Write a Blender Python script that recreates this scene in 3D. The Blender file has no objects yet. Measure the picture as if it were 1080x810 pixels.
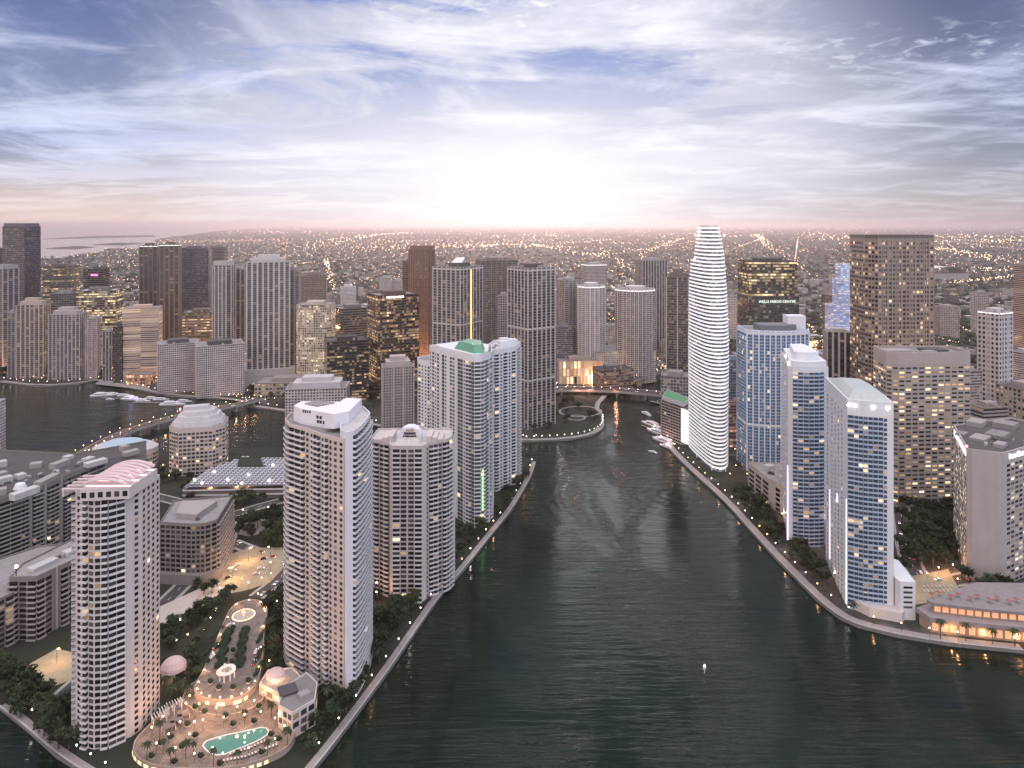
import bpy, math, random
from mathutils import Vector
from mathutils.geometry import tessellate_polygon
R = random.Random(7)
sc = bpy.context.scene
COL = sc.collection
F, HC, HV, UC = 730.0, 250.0, 237.0, 540.0      # focal length (photo pixels), camera height, horizon row, centre column

# ------------------------------------------------------------------ camera
cd = bpy.data.cameras.new('camera'); cam = bpy.data.objects.new('camera', cd); COL.objects.link(cam)
cam.location = (0, 0, HC); cam.rotation_euler = (math.radians(90), 0, 0)
cd.sensor_width = 36; cd.lens = F / 1080 * 36; cd.shift_y = -(405 - HV) / 1080
cd.clip_start = 1; cd.clip_end = 200000
sc.camera = cam
# ------------------------------------------------------------------ view
sc.render.engine = 'CYCLES'
sc.view_settings.view_transform = 'Standard'; sc.view_settings.look = 'None'
sc.view_settings.gamma = 1; sc.view_settings.use_curve_mapping = False
sc.view_settings.exposure = 0.38
cy = sc.cycles
cy.use_denoising = True
try: cy.denoiser = 'OPENIMAGEDENOISE'; cy.denoising_input_passes = 'RGB_ALBEDO_NORMAL'
except Exception: pass
cy.max_bounces = 5; cy.diffuse_bounces = 2; cy.glossy_bounces = 3; cy.transmission_bounces = 2; cy.volume_bounces = 1
cy.transparent_max_bounces = 4; cy.caustics_reflective = False; cy.caustics_refractive = False
cy.sample_clamp_indirect = 4.0; cy.blur_glossy = 1.0
cy.use_adaptive_sampling = True; cy.adaptive_threshold = 0.02

# ------------------------------------------------------------------ node helper
class NT:
    def __init__(s, tree): s.t = tree; s.n = tree.nodes; s.l = tree.links
    def new(s, typ, ins=None, **kw):
        n = s.n.new(typ)
        for k, v in kw.items(): setattr(n, k, v)
        for k, v in (ins or {}).items(): s.put(n.inputs[k], v)
        return n
    def put(s, sock, v):
        if isinstance(v, bpy.types.NodeSocket): s.l.new(v, sock)
        elif isinstance(v, bpy.types.Node): s.l.new(v.outputs[0], sock)
        else:
            if isinstance(v, (tuple, list)) and sock.type == 'RGBA' and len(v) == 3: v = (*v, 1)
            sock.default_value = v
    def m(s, op, a, b=0.0, c=None, clamp=False):
        n = s.n.new('ShaderNodeMath'); n.operation = op; n.use_clamp = clamp
        s.put(n.inputs[0], a); s.put(n.inputs[1], b)
        if c is not None: s.put(n.inputs[2], c)
        return n.outputs[0]
    def mix(s, f, a, b, mode='MIX'):
        n = s.n.new('ShaderNodeMix'); n.data_type = 'RGBA'; n.blend_type = mode; n.clamp_factor = True
        s.put(n.inputs[0], f); s.put(n.inputs[6], a); s.put(n.inputs[7], b)
        return n.outputs[2]
    def ss(s, x, e0, e1, t0=0.0, t1=1.0):
        n = s.n.new('ShaderNodeMapRange'); n.interpolation_type = 'SMOOTHSTEP'
        s.put(n.inputs[0], x); n.inputs[1].default_value = e0; n.inputs[2].default_value = e1
        n.inputs[3].default_value = t0; n.inputs[4].default_value = t1
        return n.outputs[0]
    def noise(s, vec, scale, detail=4, rough=.5, dist=0.0):
        n = s.new('ShaderNodeTexNoise', {'Scale': scale, 'Detail': detail, 'Roughness': rough, 'Distortion': dist})
        if vec is not None: s.put(n.inputs['Vector'], vec)
        return n.outputs[0]
    def xyz(s, x, y, z=0.0): return s.new('ShaderNodeCombineXYZ', {0: x, 1: y, 2: z}).outputs[0]

# ------------------------------------------------------------------ sky
SUN_AZ, SUN_EL = math.radians(1.5), math.radians(4.5)
sdir = Vector((math.sin(SUN_AZ) * math.cos(SUN_EL), math.cos(SUN_AZ) * math.cos(SUN_EL), math.sin(SUN_EL)))
world = bpy.data.worlds.new('World'); sc.world = world; world.use_nodes = True
w = NT(world.node_tree); w.n.clear()
gen = w.new('ShaderNodeTexCoord').outputs['Generated']
sep = w.new('ShaderNodeSeparateXYZ', {0: gen}); dx, dy, dz = sep.outputs
dot = w.new('ShaderNodeVectorMath', {0: gen, 1: tuple(sdir)}, operation='DOT_PRODUCT').outputs['Value']
el = w.m('MAXIMUM', dz, 0.0)
sky = w.new('ShaderNodeTexSky', sky_type='NISHITA', sun_disc=False, sun_elevation=SUN_EL, sun_rotation=SUN_AZ, altitude=250, air_density=1.0, dust_density=0.4, ozone_density=3.0)
front = w.ss(dy, -0.2, 0.75)                                     # 1 towards the sunset, 0 in the east
# clear air between the clouds: pale lilac at the horizon to slate blue above
air = w.mix(w.ss(el, 0.0, 0.28), (.50, .48, .64), (.115, .205, .50))
air = w.mix(w.m('MULTIPLY', w.ss(dx, 0.10, 0.60), .80), air, (.17, .17, .29))
air = w.mix(w.m('MULTIPLY', w.ss(dx, -0.10, -0.60), .35), air, (.19, .22, .40))
# cloud sheets on a plane overhead, combed towards the sunset
den = w.m('ADD', el, 0.085)
px_, py_ = w.m('DIVIDE', dx, den), w.m('DIVIDE', dy, den)
pv = w.xyz(px_, py_, 0.0)
warp = w.noise(pv, 0.7, 3, .5)
ca, sa = math.cos(.30), math.sin(.30)
rx = w.m('ADD', w.m('MULTIPLY', px_, ca), w.m('MULTIPLY', py_, sa)); ry = w.m('SUBTRACT', w.m('MULTIPLY', py_, ca), w.m('MULTIPLY', px_, sa))
big = w.noise(w.xyz(w.m('MULTIPLY', px_, .50), w.m('MULTIPLY', py_, .55), w.m('ADD', warp, 4.2)), 1.0, 10, .66, .6)
streak = w.noise(w.xyz(w.m('MULTIPLY', rx, 1.2), w.m('MULTIPLY', ry, .8), w.m('ADD', warp, 1.7)), 1.0, 10, .66, .5)
wisp = w.noise(w.xyz(w.m('MULTIPLY', px_, .75), w.m('MULTIPLY', py_, 1.25), w.m('ADD', warp, 9.1)), 1.0, 10, .62, .35)
dapple = w.noise(w.xyz(w.m('MULTIPLY', rx, 9.0), w.m('MULTIPLY', ry, 9.0), 2.0), 1.0, 6, .66, .4)
patch = w.noise(w.xyz(px_, py_, 3.7), 0.75, 3, .5)
near = w.ss(dot, 0.84, 0.99)
lit_c = w.mix(near, (.56, .57, .70), (.98, .96, .97))
shade_c = w.mix(w.ss(dx, -.1, .5), (.062, .075, .155), (.050, .046, .074))
shade_c = w.mix(near, shade_c, (.56, .57, .70))
thick = w.m('ADD', big, w.m('ADD', w.ss(w.m('ADD', dx, w.m('MULTIPLY', el, .5)), .28, .62, 0.0, .17), w.ss(w.m('SUBTRACT', w.m('MULTIPLY', el, .6), dx), .40, .75, 0.0, .06)))
c1 = w.mix(w.m('MULTIPLY', w.ss(thick, .45, .57), .95), air, shade_c)
c2 = w.mix(w.m('MULTIPLY', w.ss(streak, .46, .80), .75), c1, lit_c)
c2 = w.mix(w.m('MULTIPLY', w.ss(wisp, .46, .68), .80), c2, lit_c)
m_dp = w.m('MULTIPLY', w.ss(dapple, .50, .74), w.m('MULTIPLY', w.ss(patch, .50, .66), w.ss(el, .12, .24)))
c3 = w.mix(w.m('MULTIPLY', m_dp, .75), c2, w.mix(near, (.66, .68, .80), (1.0, .99, .98)))
# bands lying low over the horizon
low = w.noise(w.xyz(w.m('MULTIPLY', dx, 2.2), w.m('MULTIPLY', el, 30.0), 1.3), 1.6, 6, .6, .5)
m_low = w.m('MULTIPLY', w.ss(low, .50, .70), w.ss(el, .17, .03))
c4 = w.mix(w.m('MULTIPLY', m_low, .55), c3, w.mix(near, (.26, .24, .34), (.78, .76, .86)))
warm = w.m('MULTIPLY', w.ss(el, .10, .01), w.ss(dx, -.12, -.55))
c5 = w.mix(w.m('MULTIPLY', warm, .70), c4, (.64, .47, .44))
mauve = w.m('MULTIPLY', w.ss(el, .10, .0), w.ss(dx, .12, .5))
c5 = w.mix(w.m('MULTIPLY', mauve, .65), c5, (.27, .25, .33))
# the veiled sun itself: thick bright cloud round it
ex = w.m('DIVIDE', w.m('SUBTRACT', dx, .0), .44); ey = w.m('DIVIDE', w.m('SUBTRACT', el, .075), .135)
rr = w.m('ADD', w.m('MULTIPLY', ex, ex), w.m('MULTIPLY', ey, ey))
glow = w.m('MULTIPLY', w.m('EXPONENT', w.m('MULTIPLY', rr, -1.0)), front)
c6 = w.mix(w.m('MULTIPLY', glow, .84), c5, (.80, .79, .82))
ex2 = w.m('DIVIDE', w.m('SUBTRACT', dx, .02), .14); ey2 = w.m('DIVIDE', w.m('SUBTRACT', el, .035), .075)
g2 = w.m('MULTIPLY', w.m('EXPONENT', w.m('MULTIPLY', w.m('ADD', w.m('MULTIPLY', ex2, ex2), w.m('MULTIPLY', ey2, ey2)), -1.0)), front)
c7 = w.mix(w.m('MULTIPLY', g2, .55), c6, (1.05, 1.02, .97))
# the unseen eastern sky and zenith: brightened and tinted as fill for the facades
# unseen bright band and dark gap added above the view to shape water sheen
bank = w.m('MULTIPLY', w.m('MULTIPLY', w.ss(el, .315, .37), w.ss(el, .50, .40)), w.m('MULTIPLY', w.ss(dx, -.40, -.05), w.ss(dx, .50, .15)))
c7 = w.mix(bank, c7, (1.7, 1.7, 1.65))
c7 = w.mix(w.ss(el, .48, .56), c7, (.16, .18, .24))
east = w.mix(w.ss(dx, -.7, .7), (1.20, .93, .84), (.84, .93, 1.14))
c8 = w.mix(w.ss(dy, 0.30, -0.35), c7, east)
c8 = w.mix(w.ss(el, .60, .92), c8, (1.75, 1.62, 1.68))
open_ = w.m('SUBTRACT', 1.0, w.m('MINIMUM', w.m('MULTIPLY', w.ss(dot, .80, .985), .92), 1.0))        # the cloud round the sun hides the clear sky behind it
bg1 = w.new('ShaderNodeBackground', {'Color': w.mix(open_, (0, 0, 0), w.mix(1.0, sky.outputs[0], (.72, .70, 1.0), 'MULTIPLY')), 'Strength': 0.05})
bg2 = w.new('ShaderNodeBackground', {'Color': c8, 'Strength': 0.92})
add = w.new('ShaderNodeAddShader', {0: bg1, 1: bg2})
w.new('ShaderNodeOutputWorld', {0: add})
world.cycles.sampling_method = 'MANUAL'; world.cycles.sample_map_resolution = 512
# ------------------------------------------------------------------ sun (low, veiled by cloud)
sl = bpy.data.lights.new('sun', 'SUN'); sl.energy = 1.0; sl.angle = math.radians(12); sl.color = (1, .74, .60)
so = bpy.data.objects.new('sun', sl); COL.objects.link(so); so.location = (0, 0, 900)
so.rotation_euler = (-sdir).to_track_quat('-Z', 'Y').to_euler()

# ------------------------------------------------------------------ geometry helpers
def gx(u, Y): return (u - UC) * Y / F
def zt(v, Y): return HC - (v - HV) * Y / F
def px(u, v, z=2.0):
    Y = F * (HC - z) / (v - HV)
    return (gx(u, Y), Y)
def pxs(l, z=2.0): return [px(u, v, z) for u, v in l]

class MB:
    """collects faces of one mesh"""
    def __init__(s): s.v = []; s.f = []; s.m = []; s.uv = {}
    def quad(s, pts, mi=0, uv=None):
        b = len(s.v); s.v.extend(pts); s.f.append(tuple(range(b, b + len(pts)))); s.m.append(mi)
        if uv: s.uv[len(s.f) - 1] = uv
    def box(s, x0, x1, y0, y1, z0, z1, mi=0, bottom=True):
        b = len(s.v)
        s.v += [(x0, y0, z0), (x1, y0, z0), (x1, y1, z0), (x0, y1, z0), (x0, y0, z1), (x1, y0, z1), (x1, y1, z1), (x0, y1, z1)]
        fs = [(0, 1, 5, 4), (1, 2, 6, 5), (2, 3, 7, 6), (3, 0, 4, 7), (4, 5, 6, 7)] + ([(3, 2, 1, 0)] if bottom else [])
        s.f += [tuple(b + i for i in f) for f in fs]; s.m += [mi] * len(fs)
    def obox(s, cx, cy, rz, x0, x1, y0, y1, z0, z1, mi=0):
        b = len(s.v); s.box(x0, x1, y0, y1, z0, z1, mi); c, n = math.cos(rz), math.sin(rz)
        for i in range(b, len(s.v)):
            x, y, z = s.v[i]; s.v[i] = (cx + x * c - y * n, cy + x * n + y * c, z)
    def prism(s, poly, z0, z1, mi=0, top=True, bottom=False, mtop=None):
        n = len(poly); b = len(s.v)
        s.v += [(x, y, z0) for x, y in poly] + [(x, y, z1) for x, y in poly]
        for i in range(n):
            j = (i + 1) % n; s.f.append((b + i, b + j, b + n + j, b + n + i)); s.m.append(mi)
        if top: s.cap(poly, z1, mi if mtop is None else mtop)
        if bottom: s.cap(poly, z0, mi, True)
    def cap(s, poly, z, mi=0, flip=False):
        b = len(s.v); s.v += [(x, y, z) for x, y in poly]
        for t in tessellate_polygon([[Vector((x, y, 0)) for x, y in poly]]):
            a, c, d = [Vector((*poly[i], 0)) for i in t]
            up = (c - a).cross(d - a).z > 0
            if up == flip: t = (t[0], t[2], t[1])
            s.f.append(tuple(b + i for i in t)); s.m.append(mi)
    def tube(s, p0, p1, r0, r1=None, n=6, mi=0, caps=True):
        r1 = r0 if r1 is None else r1; a, b_ = Vector(p0), Vector(p1); d = (b_ - a).normalized()
        u = d.orthogonal().normalized(); q = d.cross(u); b = len(s.v)
        for p, r in ((a, r0), (b_, r1)):
            for i in range(n):
                t = 2 * math.pi * i / n; s.v.append(tuple(p + (u * math.cos(t) + q * math.sin(t)) * r))
        for i in range(n):
            j = (i + 1) % n; s.f.append((b + i, b + j, b + n + j, b + n + i)); s.m.append(mi)
        if caps:
            s.f.append(tuple(b + n + i for i in range(n))); s.m.append(mi)
            s.f.append(tuple(b + n - 1 - i for i in range(n))); s.m.append(mi)
    def lathe(s, prof, n=12, mi=0, cx=0, cy=0, cap=True):
        b = len(s.v)
        for r, z in prof:
            for i in range(n):
                t = 2 * math.pi * i / n; s.v.append((cx + r * math.cos(t), cy + r * math.sin(t), z))
        for k in range(len(prof) - 1):
            for i in range(n):
                j = (i + 1) % n
                s.f.append((b + k * n + i, b + k * n + j, b + (k + 1) * n + j, b + (k + 1) * n + i)); s.m.append(mi)
        if cap:
            s.f.append(tuple(b + (len(prof) - 1) * n + i for i in range(n))); s.m.append(mi)
    def ico(s, c, r, mi=0, jit=.25, sq=.8, rnd=R):
        t = (1 + 5 ** .5) / 2; b = len(s.v); k = 1 / (1 + t * t) ** .5
        for x, y, z in [(-1, t, 0), (1, t, 0), (-1, -t, 0), (1, -t, 0), (0, -1, t), (0, 1, t), (0, -1, -t), (0, 1, -t), (t, 0, -1), (t, 0, 1), (-t, 0, -1), (-t, 0, 1)]:
            q = r * k * (1 + rnd.uniform(-jit, jit)); s.v.append((c[0] + x * q, c[1] + y * q, c[2] + z * q * sq))
        for f in [(0, 11, 5), (0, 5, 1), (0, 1, 7), (0, 7, 10), (0, 10, 11), (1, 5, 9), (5, 11, 4), (11, 10, 2), (10, 7, 6), (7, 1, 8), (3, 9, 4), (3, 4, 2), (3, 2, 6), (3, 6, 8), (3, 8, 9), (4, 9, 5), (2, 4, 11), (6, 2, 10), (8, 6, 7), (9, 8, 1)]:
            s.f.append(tuple(b + i for i in f)); s.m.append(mi)
    def mesh(s, name, mats, off=None, smooth=False):
        me = bpy.data.meshes.new(name)
        vs = s.v if off is None else [(x - off[0], y - off[1], z - off[2]) for x, y, z in s.v]
        me.from_pydata(vs, [], s.f)
        for m in (mats if isinstance(mats, (list, tuple)) else [mats]): me.materials.append(m)
        if any(s.m): me.polygons.foreach_set('material_index', s.m)
        if s.uv:
            uvl = me.uv_layers.new(name='UVMap').data
            for fi, uv in s.uv.items():
                for k, li in enumerate(me.polygons[fi].loop_indices): uvl[li].uv = uv[k]
        if smooth: me.polygons.foreach_set('use_smooth', [True] * len(me.polygons))
        me.update(); return me

def link(name, me, parent=None, loc=None, rz=0.0, kind=None):
    o = bpy.data.objects.new(name, me); COL.objects.link(o)
    if parent: o.parent = parent
    if loc: o.location = loc
    if rz: o.rotation_euler = (0, 0, rz)
    if kind: o['kind'] = kind
    return o
def tag(o, label, cat, group=None):
    o['label'] = label; o['category'] = cat
    if group: o['group'] = group
    return o
def empty(name, loc, label, cat, group=None, rz=0.0):
    return tag(link(name, None, None, loc, rz), label, cat, group)
def inst(name, label, cat, loc, rz, parts, group=None, s=1.0):
    """a thing made of shared part meshes: parts = [(name, mesh, [subparts])]"""
    e = empty(name, loc, label, cat, group, rz)
    e.scale = (s, s, s) if not isinstance(s, tuple) else s
    for p in parts:
        o = link(p[0], p[1], e)
        for q in (p[2] if len(p) > 2 else []): link(q[0], q[1], o)
    return e
def structure(name, mb, mats, kind='structure'): return link(name, mb.mesh(name, mats), kind=kind)

def offset(poly, d):
    """moves a CCW outline outwards by d (negative: inwards)"""
    n = len(poly); out = []
    for i in range(n):
        p, a, b = Vector(poly[i]), Vector(poly[i - 1]), Vector(poly[(i + 1) % n])
        n1 = Vector(((p - a).y, -(p - a).x)).normalized(); n2 = Vector(((b - p).y, -(b - p).x)).normalized()
        k = max(.35, 1 + n1.dot(n2)); out.append(tuple(p + (n1 + n2) * (d / k)))
    return out
def ring(mb, poly, t, z0, z1, mi=0):
    """a parapet: wall of thickness t standing on the outline"""
    inn = offset(poly, -t); n = len(poly)
    for i in range(n):
        j = (i + 1) % n; a, b, c, d = poly[i], poly[j], inn[j], inn[i]
        mb.quad([(*a, z0), (*b, z0), (*b, z1), (*a, z1)], mi); mb.quad([(*a, z1), (*b, z1), (*c, z1), (*d, z1)], mi)
        mb.quad([(*d, z1), (*c, z1), (*c, z0), (*d, z0)], mi)
def strip(mb, pts, wd, z, mi=0, side=0):
    """a ribbon of width wd along a polyline; side: 0 centred, 1 wholly left, -1 wholly right"""
    L, Q = [], []
    for i, p in enumerate(pts):
        a = Vector(pts[max(i - 1, 0)]); b = Vector(pts[min(i + 1, len(pts) - 1)]); d = (b - a).normalized(); n = Vector((-d.y, d.x))
        lo, hi = (-wd / 2, wd / 2) if side == 0 else ((0, wd) if side > 0 else (-wd, 0))
        L.append(Vector(p) + n * hi); Q.append(Vector(p) + n * lo)
    for i in range(len(pts) - 1):
        mb.quad([(*Q[i], z), (*Q[i + 1], z), (*L[i + 1], z), (*L[i], z)], mi)
def smooth(pts, it=2, closed=False):
    for _ in range(it):
        o = [] if closed else [pts[0]]
        for i in range(len(pts) if closed else len(pts) - 1):
            a, b = pts[i], pts[(i + 1) % len(pts)]
            o += [(a[0] * .75 + b[0] * .25, a[1] * .75 + b[1] * .25), (a[0] * .25 + b[0] * .75, a[1] * .25 + b[1] * .75)]
        if not closed: o.append(pts[-1])
        pts = o
    return pts
def along(pts, step, start=0.0):
    """points every step metres along a polyline, with heading"""
    out = []; t = start
    for a, b in zip(pts, pts[1:]):
        L = math.dist(a, b)
        while t < L:
            k = t / L; out.append((a[0] + (b[0] - a[0]) * k, a[1] + (b[1] - a[1]) * k, math.atan2(b[1] - a[1], b[0] - a[0]))); t += step
        t -= L
    return out
def inside(p, poly):
    x, y = p; c = False; j = len(poly) - 1
    for i in range(len(poly)):
        xi, yi = poly[i]; xj, yj = poly[j]
        if (yi > y) != (yj > y) and x < (xj - xi) * (y - yi) / (yj - yi) + xi: c = not c
        j = i
    return c
def ccw(poly):
    a = sum(p[0] * q[1] - q[0] * p[1] for p, q in zip(poly, poly[1:] + poly[:1]))
    return poly if a > 0 else poly[::-1]

# ------------------------------------------------------------------ materials
MC = {}
def mat(name, col, rough=.7, var=.12, vs=.25, metal=0.0, spec=.5, bump=0.0):
    if name in MC: return MC[name]
    m = bpy.data.materials.new(name); m.use_nodes = True; t = NT(m.node_tree); b = t.n['Principled BSDF']
    b.inputs['Roughness'].default_value = rough; b.inputs['Metallic'].default_value = metal
    b.inputs['Specular IOR Level'].default_value = spec
    if var:
        co = t.new('ShaderNodeTexCoord').outputs['Object']
        n1 = t.noise(co, vs, 5, .6); n2 = t.noise(co, vs * 7, 3, .6)
        n3 = t.noise(t.new('ShaderNodeVectorMath', {0: co, 1: (1.0, 1.0, .05)}, operation='MULTIPLY').outputs[0], max(.35, vs * 2), 4, .6)   # rain streaks
        k = t.m('MULTIPLY_ADD', n1, 2 * var, t.m('MULTIPLY_ADD', n2, var, 1 - 2.4 * var))
        k = t.m('ADD', k, t.m('MULTIPLY_ADD', n3, 1.2 * var, t.m('MULTIPLY', t.new('ShaderNodeObjectInfo').outputs['Random'], .6 * var)))
        t.put(b.inputs['Base Color'], t.mix(1.0, (*col, 1), t.new('ShaderNodeCombineColor', {0: k, 1: k, 2: k}).outputs[0], 'MULTIPLY'))
        if bump: t.put(b.inputs['Normal'], t.new('ShaderNodeBump', {'Strength': bump, 'Height': n2}))
    else: b.inputs['Base Color'].default_value = (*col, 1)
    MC[name] = m; return m
def emit(name, col, s, sample=False):
    if name in MC: return MC[name]
    m = bpy.data.materials.new(name); m.use_nodes = True; b = m.node_tree.nodes['Principled BSDF']
    b.inputs['Base Color'].default_value = (.3, .3, .3, 1)
    b.inputs['Emission Color'].default_value = (*col, 1); b.inputs['Emission Strength'].default_value = s
    m.cycles.emission_sampling = 'AUTO' if sample else 'NONE'
    MC[name] = m; return m
def glass(name, col, lit=0.0, S=1.0, warm=(1, .62, .30), curtain=.35):
    """window glass: every pane differs, a share `lit` of them has its lamp on"""
    if name in MC: return MC[name]
    m = bpy.data.materials.new(name); m.use_nodes = True; t = NT(m.node_tree); b = t.n['Principled BSDF']
    r = t.m('FRACT', t.m('ADD', t.new('ShaderNodeObjectInfo').outputs['Random'], t.new('ShaderNodeNewGeometry').outputs['Random Per Island']))
    r2 = t.m('FRACT', t.m('MULTIPLY', r, 37.31)); r3 = t.m('FRACT', t.m('MULTIPLY', r, 91.7))
    c = t.mix(t.m('MULTIPLY', t.m('POWER', r2, 3.0), curtain), (*col, 1), (.34, .30, .27, 1))
    t.put(b.inputs['Base Color'], c); b.inputs['Roughness'].default_value = .12; b.inputs['IOR'].default_value = 1.5
    if lit:
        on = t.m('LESS_THAN', r, lit); st = t.m('MULTIPLY', on, t.m('MULTIPLY_ADD', t.m('POWER', r3, 2.5), S, S * .15))
        t.put(b.inputs['Emission Strength'], st); t.put(b.inputs['Emission Color'], t.mix(r2, (*warm, 1), (1, .74, .50, 1)))
    m.cycles.emission_sampling = 'NONE'; MC[name] = m; return m

def facade_mat(name, wall, gl, ww=.7, wh=.6, lit=.2, S=1.2, warm=(1, .66, .34), rows=.5, grough=.12, wr=.65, alt=None):
    """a far facade: wall and window grid on the UV map (one unit per bay and storey), lamps on in some rooms"""
    m = bpy.data.materials.new(name); m.use_nodes = True; t = NT(m.node_tree); b = t.n['Principled BSDF']
    uv = t.new('ShaderNodeUVMap', uv_map='UVMap').outputs[0]
    s = t.new('ShaderNodeSeparateXYZ', {0: uv}); X, Y = s.outputs[0], s.outputs[1]
    seed = R.uniform(0, 90)
    cx, cyy = t.m('FLOOR', X), t.m('FLOOR', Y); fx, fy = t.m('FRACT', X), t.m('FRACT', Y)
    mx = t.m('LESS_THAN', t.m('ABSOLUTE', t.m('SUBTRACT', fx, .5)), ww / 2); my = t.m('LESS_THAN', t.m('ABSOLUTE', t.m('SUBTRACT', fy, .5)), wh / 2)
    win = t.m('MULTIPLY', mx, my)
    wn = t.new('ShaderNodeTexWhiteNoise', {'Vector': t.xyz(cx, cyy, seed)}, noise_dimensions='3D')
    row = t.new('ShaderNodeTexWhiteNoise', {'W': t.m('ADD', cyy, seed)}, noise_dimensions='1D').outputs['Value']
    blk = t.noise(t.xyz(t.m('MULTIPLY', cx, .17), t.m('MULTIPLY', cyy, .21), seed), 1.0, 2, .5)
    rc = t.new('ShaderNodeSeparateColor', {0: wn.outputs['Color']}).outputs
    p = t.m('MULTIPLY', t.m('MULTIPLY_ADD', t.m('POWER', row, 2.0), 2.6 * rows, 1 - .75 * rows), t.m('MULTIPLY', t.ss(blk, .3, .68, .35, 1.65), lit))
    on = t.m('LESS_THAN', wn.outputs['Value'], p)
    st = t.m('MULTIPLY', t.m('MULTIPLY', on, win), t.m('MULTIPLY_ADD', t.m('POWER', rc[0], 2.2), S, S * .18))
    g = t.mix(t.m('MULTIPLY', t.m('POWER', rc[1], 3.0), .3), (*gl, 1), (.30, .27, .25, 1))
    nz = t.noise(t.new('ShaderNodeTexCoord').outputs['Object'], .06, 5, .6)
    wl = t.mix(t.ss(nz, .3, .7), tuple(c * .82 for c in wall), tuple(min(1, c * 1.12) for c in wall))
    if alt: wl = t.mix(t.m('GREATER_THAN', t.m('FRACT', t.m('MULTIPLY', X, .25)), .5), wl, (*alt, 1))
    t.put(b.inputs['Base Color'], t.mix(win, wl, g)); t.put(b.inputs['Roughness'], t.m('MULTIPLY_ADD', win, grough - wr, wr))
    t.put(b.inputs['Emission Strength'], st); t.put(b.inputs['Emission Color'], t.mix(rc[2], (*warm, 1), (1, .72, .46, 1)))
    t.put(b.inputs['Normal'], t.new('ShaderNodeBump', {'Strength': .35, 'Distance': .25, 'Height': t.m('SUBTRACT', 1.0, win)}))
    m.cycles.emission_sampling = 'NONE'; return m

concrete = mat('concrete', (.34, .32, .31), .85); white_paint = mat('white_paint', (.74, .72, .72), .6, .06)
dark_metal = mat('dark_metal', (.05, .05, .055), .45, .05); roof_grey = mat('roof_grey', (.26, .25, .25), .9, .3, .15)
roof_pale = mat('roof_pale', (.50, .49, .49), .85, .22, .15); roof_dark = mat('roof_dark', (.09, .085, .085), .9, .3, .15)
stone_pale = mat('stone_pale', (.48, .43, .39), .8, .15)
# ------------------------------------------------------------------ the setting: water, land, roads
def water_mat():
    m = bpy.data.materials.new('water'); m.use_nodes = True; t = NT(m.node_tree); b = t.n['Principled BSDF']
    co = t.new('ShaderNodeTexCoord').outputs['Object']; s = t.new('ShaderNodeSeparateXYZ', {0: co}).outputs
    big = t.noise(co, .010, 4, .6, 1.0)
    b.inputs['IOR'].default_value = 1.33
    t.put(b.inputs['Base Color'], t.mix(t.ss(big, .3, .7), (.004, .010, .0055), (.009, .018, .010)))
    t.put(b.inputs['Roughness'], t.ss(big, .35, .65, .04, .12))
    v1 = t.xyz(t.m('MULTIPLY', s[0], .011), t.m('MULTIPLY', s[1], .10))
    n1 = t.noise(v1, 1.0, 3, .55, .8)
    n2 = t.noise(t.xyz(t.m('MULTIPLY', s[0], .05), t.m('MULTIPLY', s[1], .38)), 1.0, 4, .6, .5)
    # boat wake: a train of rings spreading from the middle of the channel
    wk = t.new('ShaderNodeVectorMath', {0: co, 1: (150., 640., 0.)}, operation='DISTANCE').outputs['Value']
    wv = t.m('SINE', t.m('MULTIPLY', t.m('ADD', wk, t.m('MULTIPLY', n1, 14.0)), .55))
    wmask = t.m('MULTIPLY', t.ss(wk, 190., 60.), t.ss(s[1], 400., 560.))
    h = t.m('ADD', t.m('MULTIPLY', n1, .8), t.m('ADD', t.m('MULTIPLY', n2, .48), t.m('MULTIPLY', t.m('MULTIPLY', wv, wmask), .09)))
    t.put(b.inputs['Normal'], t.new('ShaderNodeBump', {'Strength': t.m('MULTIPLY', t.ss(s[1], 700., 3500., .9, .12), t.ss(t.noise(t.xyz(t.m('MULTIPLY', s[0], .016), t.m('MULTIPLY', s[1], .007)), 1.0, 4, .55, 1.2), .40, .62, .25, 1.05)), 'Distance': 1.5, 'Height': h}))
    return m
mb = MB(); mb.quad([(-70000, -600, 0), (70000, -600, 0), (70000, 75000, 0), (-70000, 75000, 0)])
structure('water', mb, water_mat())

def ground_mat():
    m = bpy.data.materials.new('city_ground'); m.use_nodes = True; t = NT(m.node_tree); b = t.n['Principled BSDF']
    co = t.new('ShaderNodeTexCoord').outputs['Object']
    n = t.noise(co, .0022, 8, .68); n2 = t.noise(co, .03, 5, .65)
    c = t.mix(t.ss(n, .40, .60), (.024, .030, .020), (.070, .062, .058))
    c = t.mix(t.ss(n2, .52, .66), c, (.13, .125, .12)); c = t.mix(t.ss(n2, .44, .36), c, (.022, .03, .018))
    t.put(b.inputs['Base Color'], c); b.inputs['Roughness'].default_value = .95; b.inputs['Specular IOR Level'].default_value = .2
    return m
river_left = pxs([(-330, 402), (-120, 403), (0, 402), (40, 407), (85, 404), (104, 400), (140, 409), (180, 417), (250, 421), (262, 428), (300, 433), (345, 440), (395, 448), (430, 456), (480, 462), (552, 465), (600, 463), (626, 458), (637, 451), (637, 441), (630, 428), (640, 417)])
river_up = [(165, 1075), (300, 1165), (460, 1215), (750, 1225), (1400, 1260), (1400, 1190), (750, 1165), (470, 1150), (330, 1105), (235, 1010)]
right_shore = pxs([(690, 431), (686, 446), (698, 463), (712, 480), (735, 502), (762, 526), (790, 557), (815, 585), (840, 610), (862, 632), (885, 650), (905, 659), (945, 669), (1000, 678), (1080, 686), (1320, 708), (2200, 760)])
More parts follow.
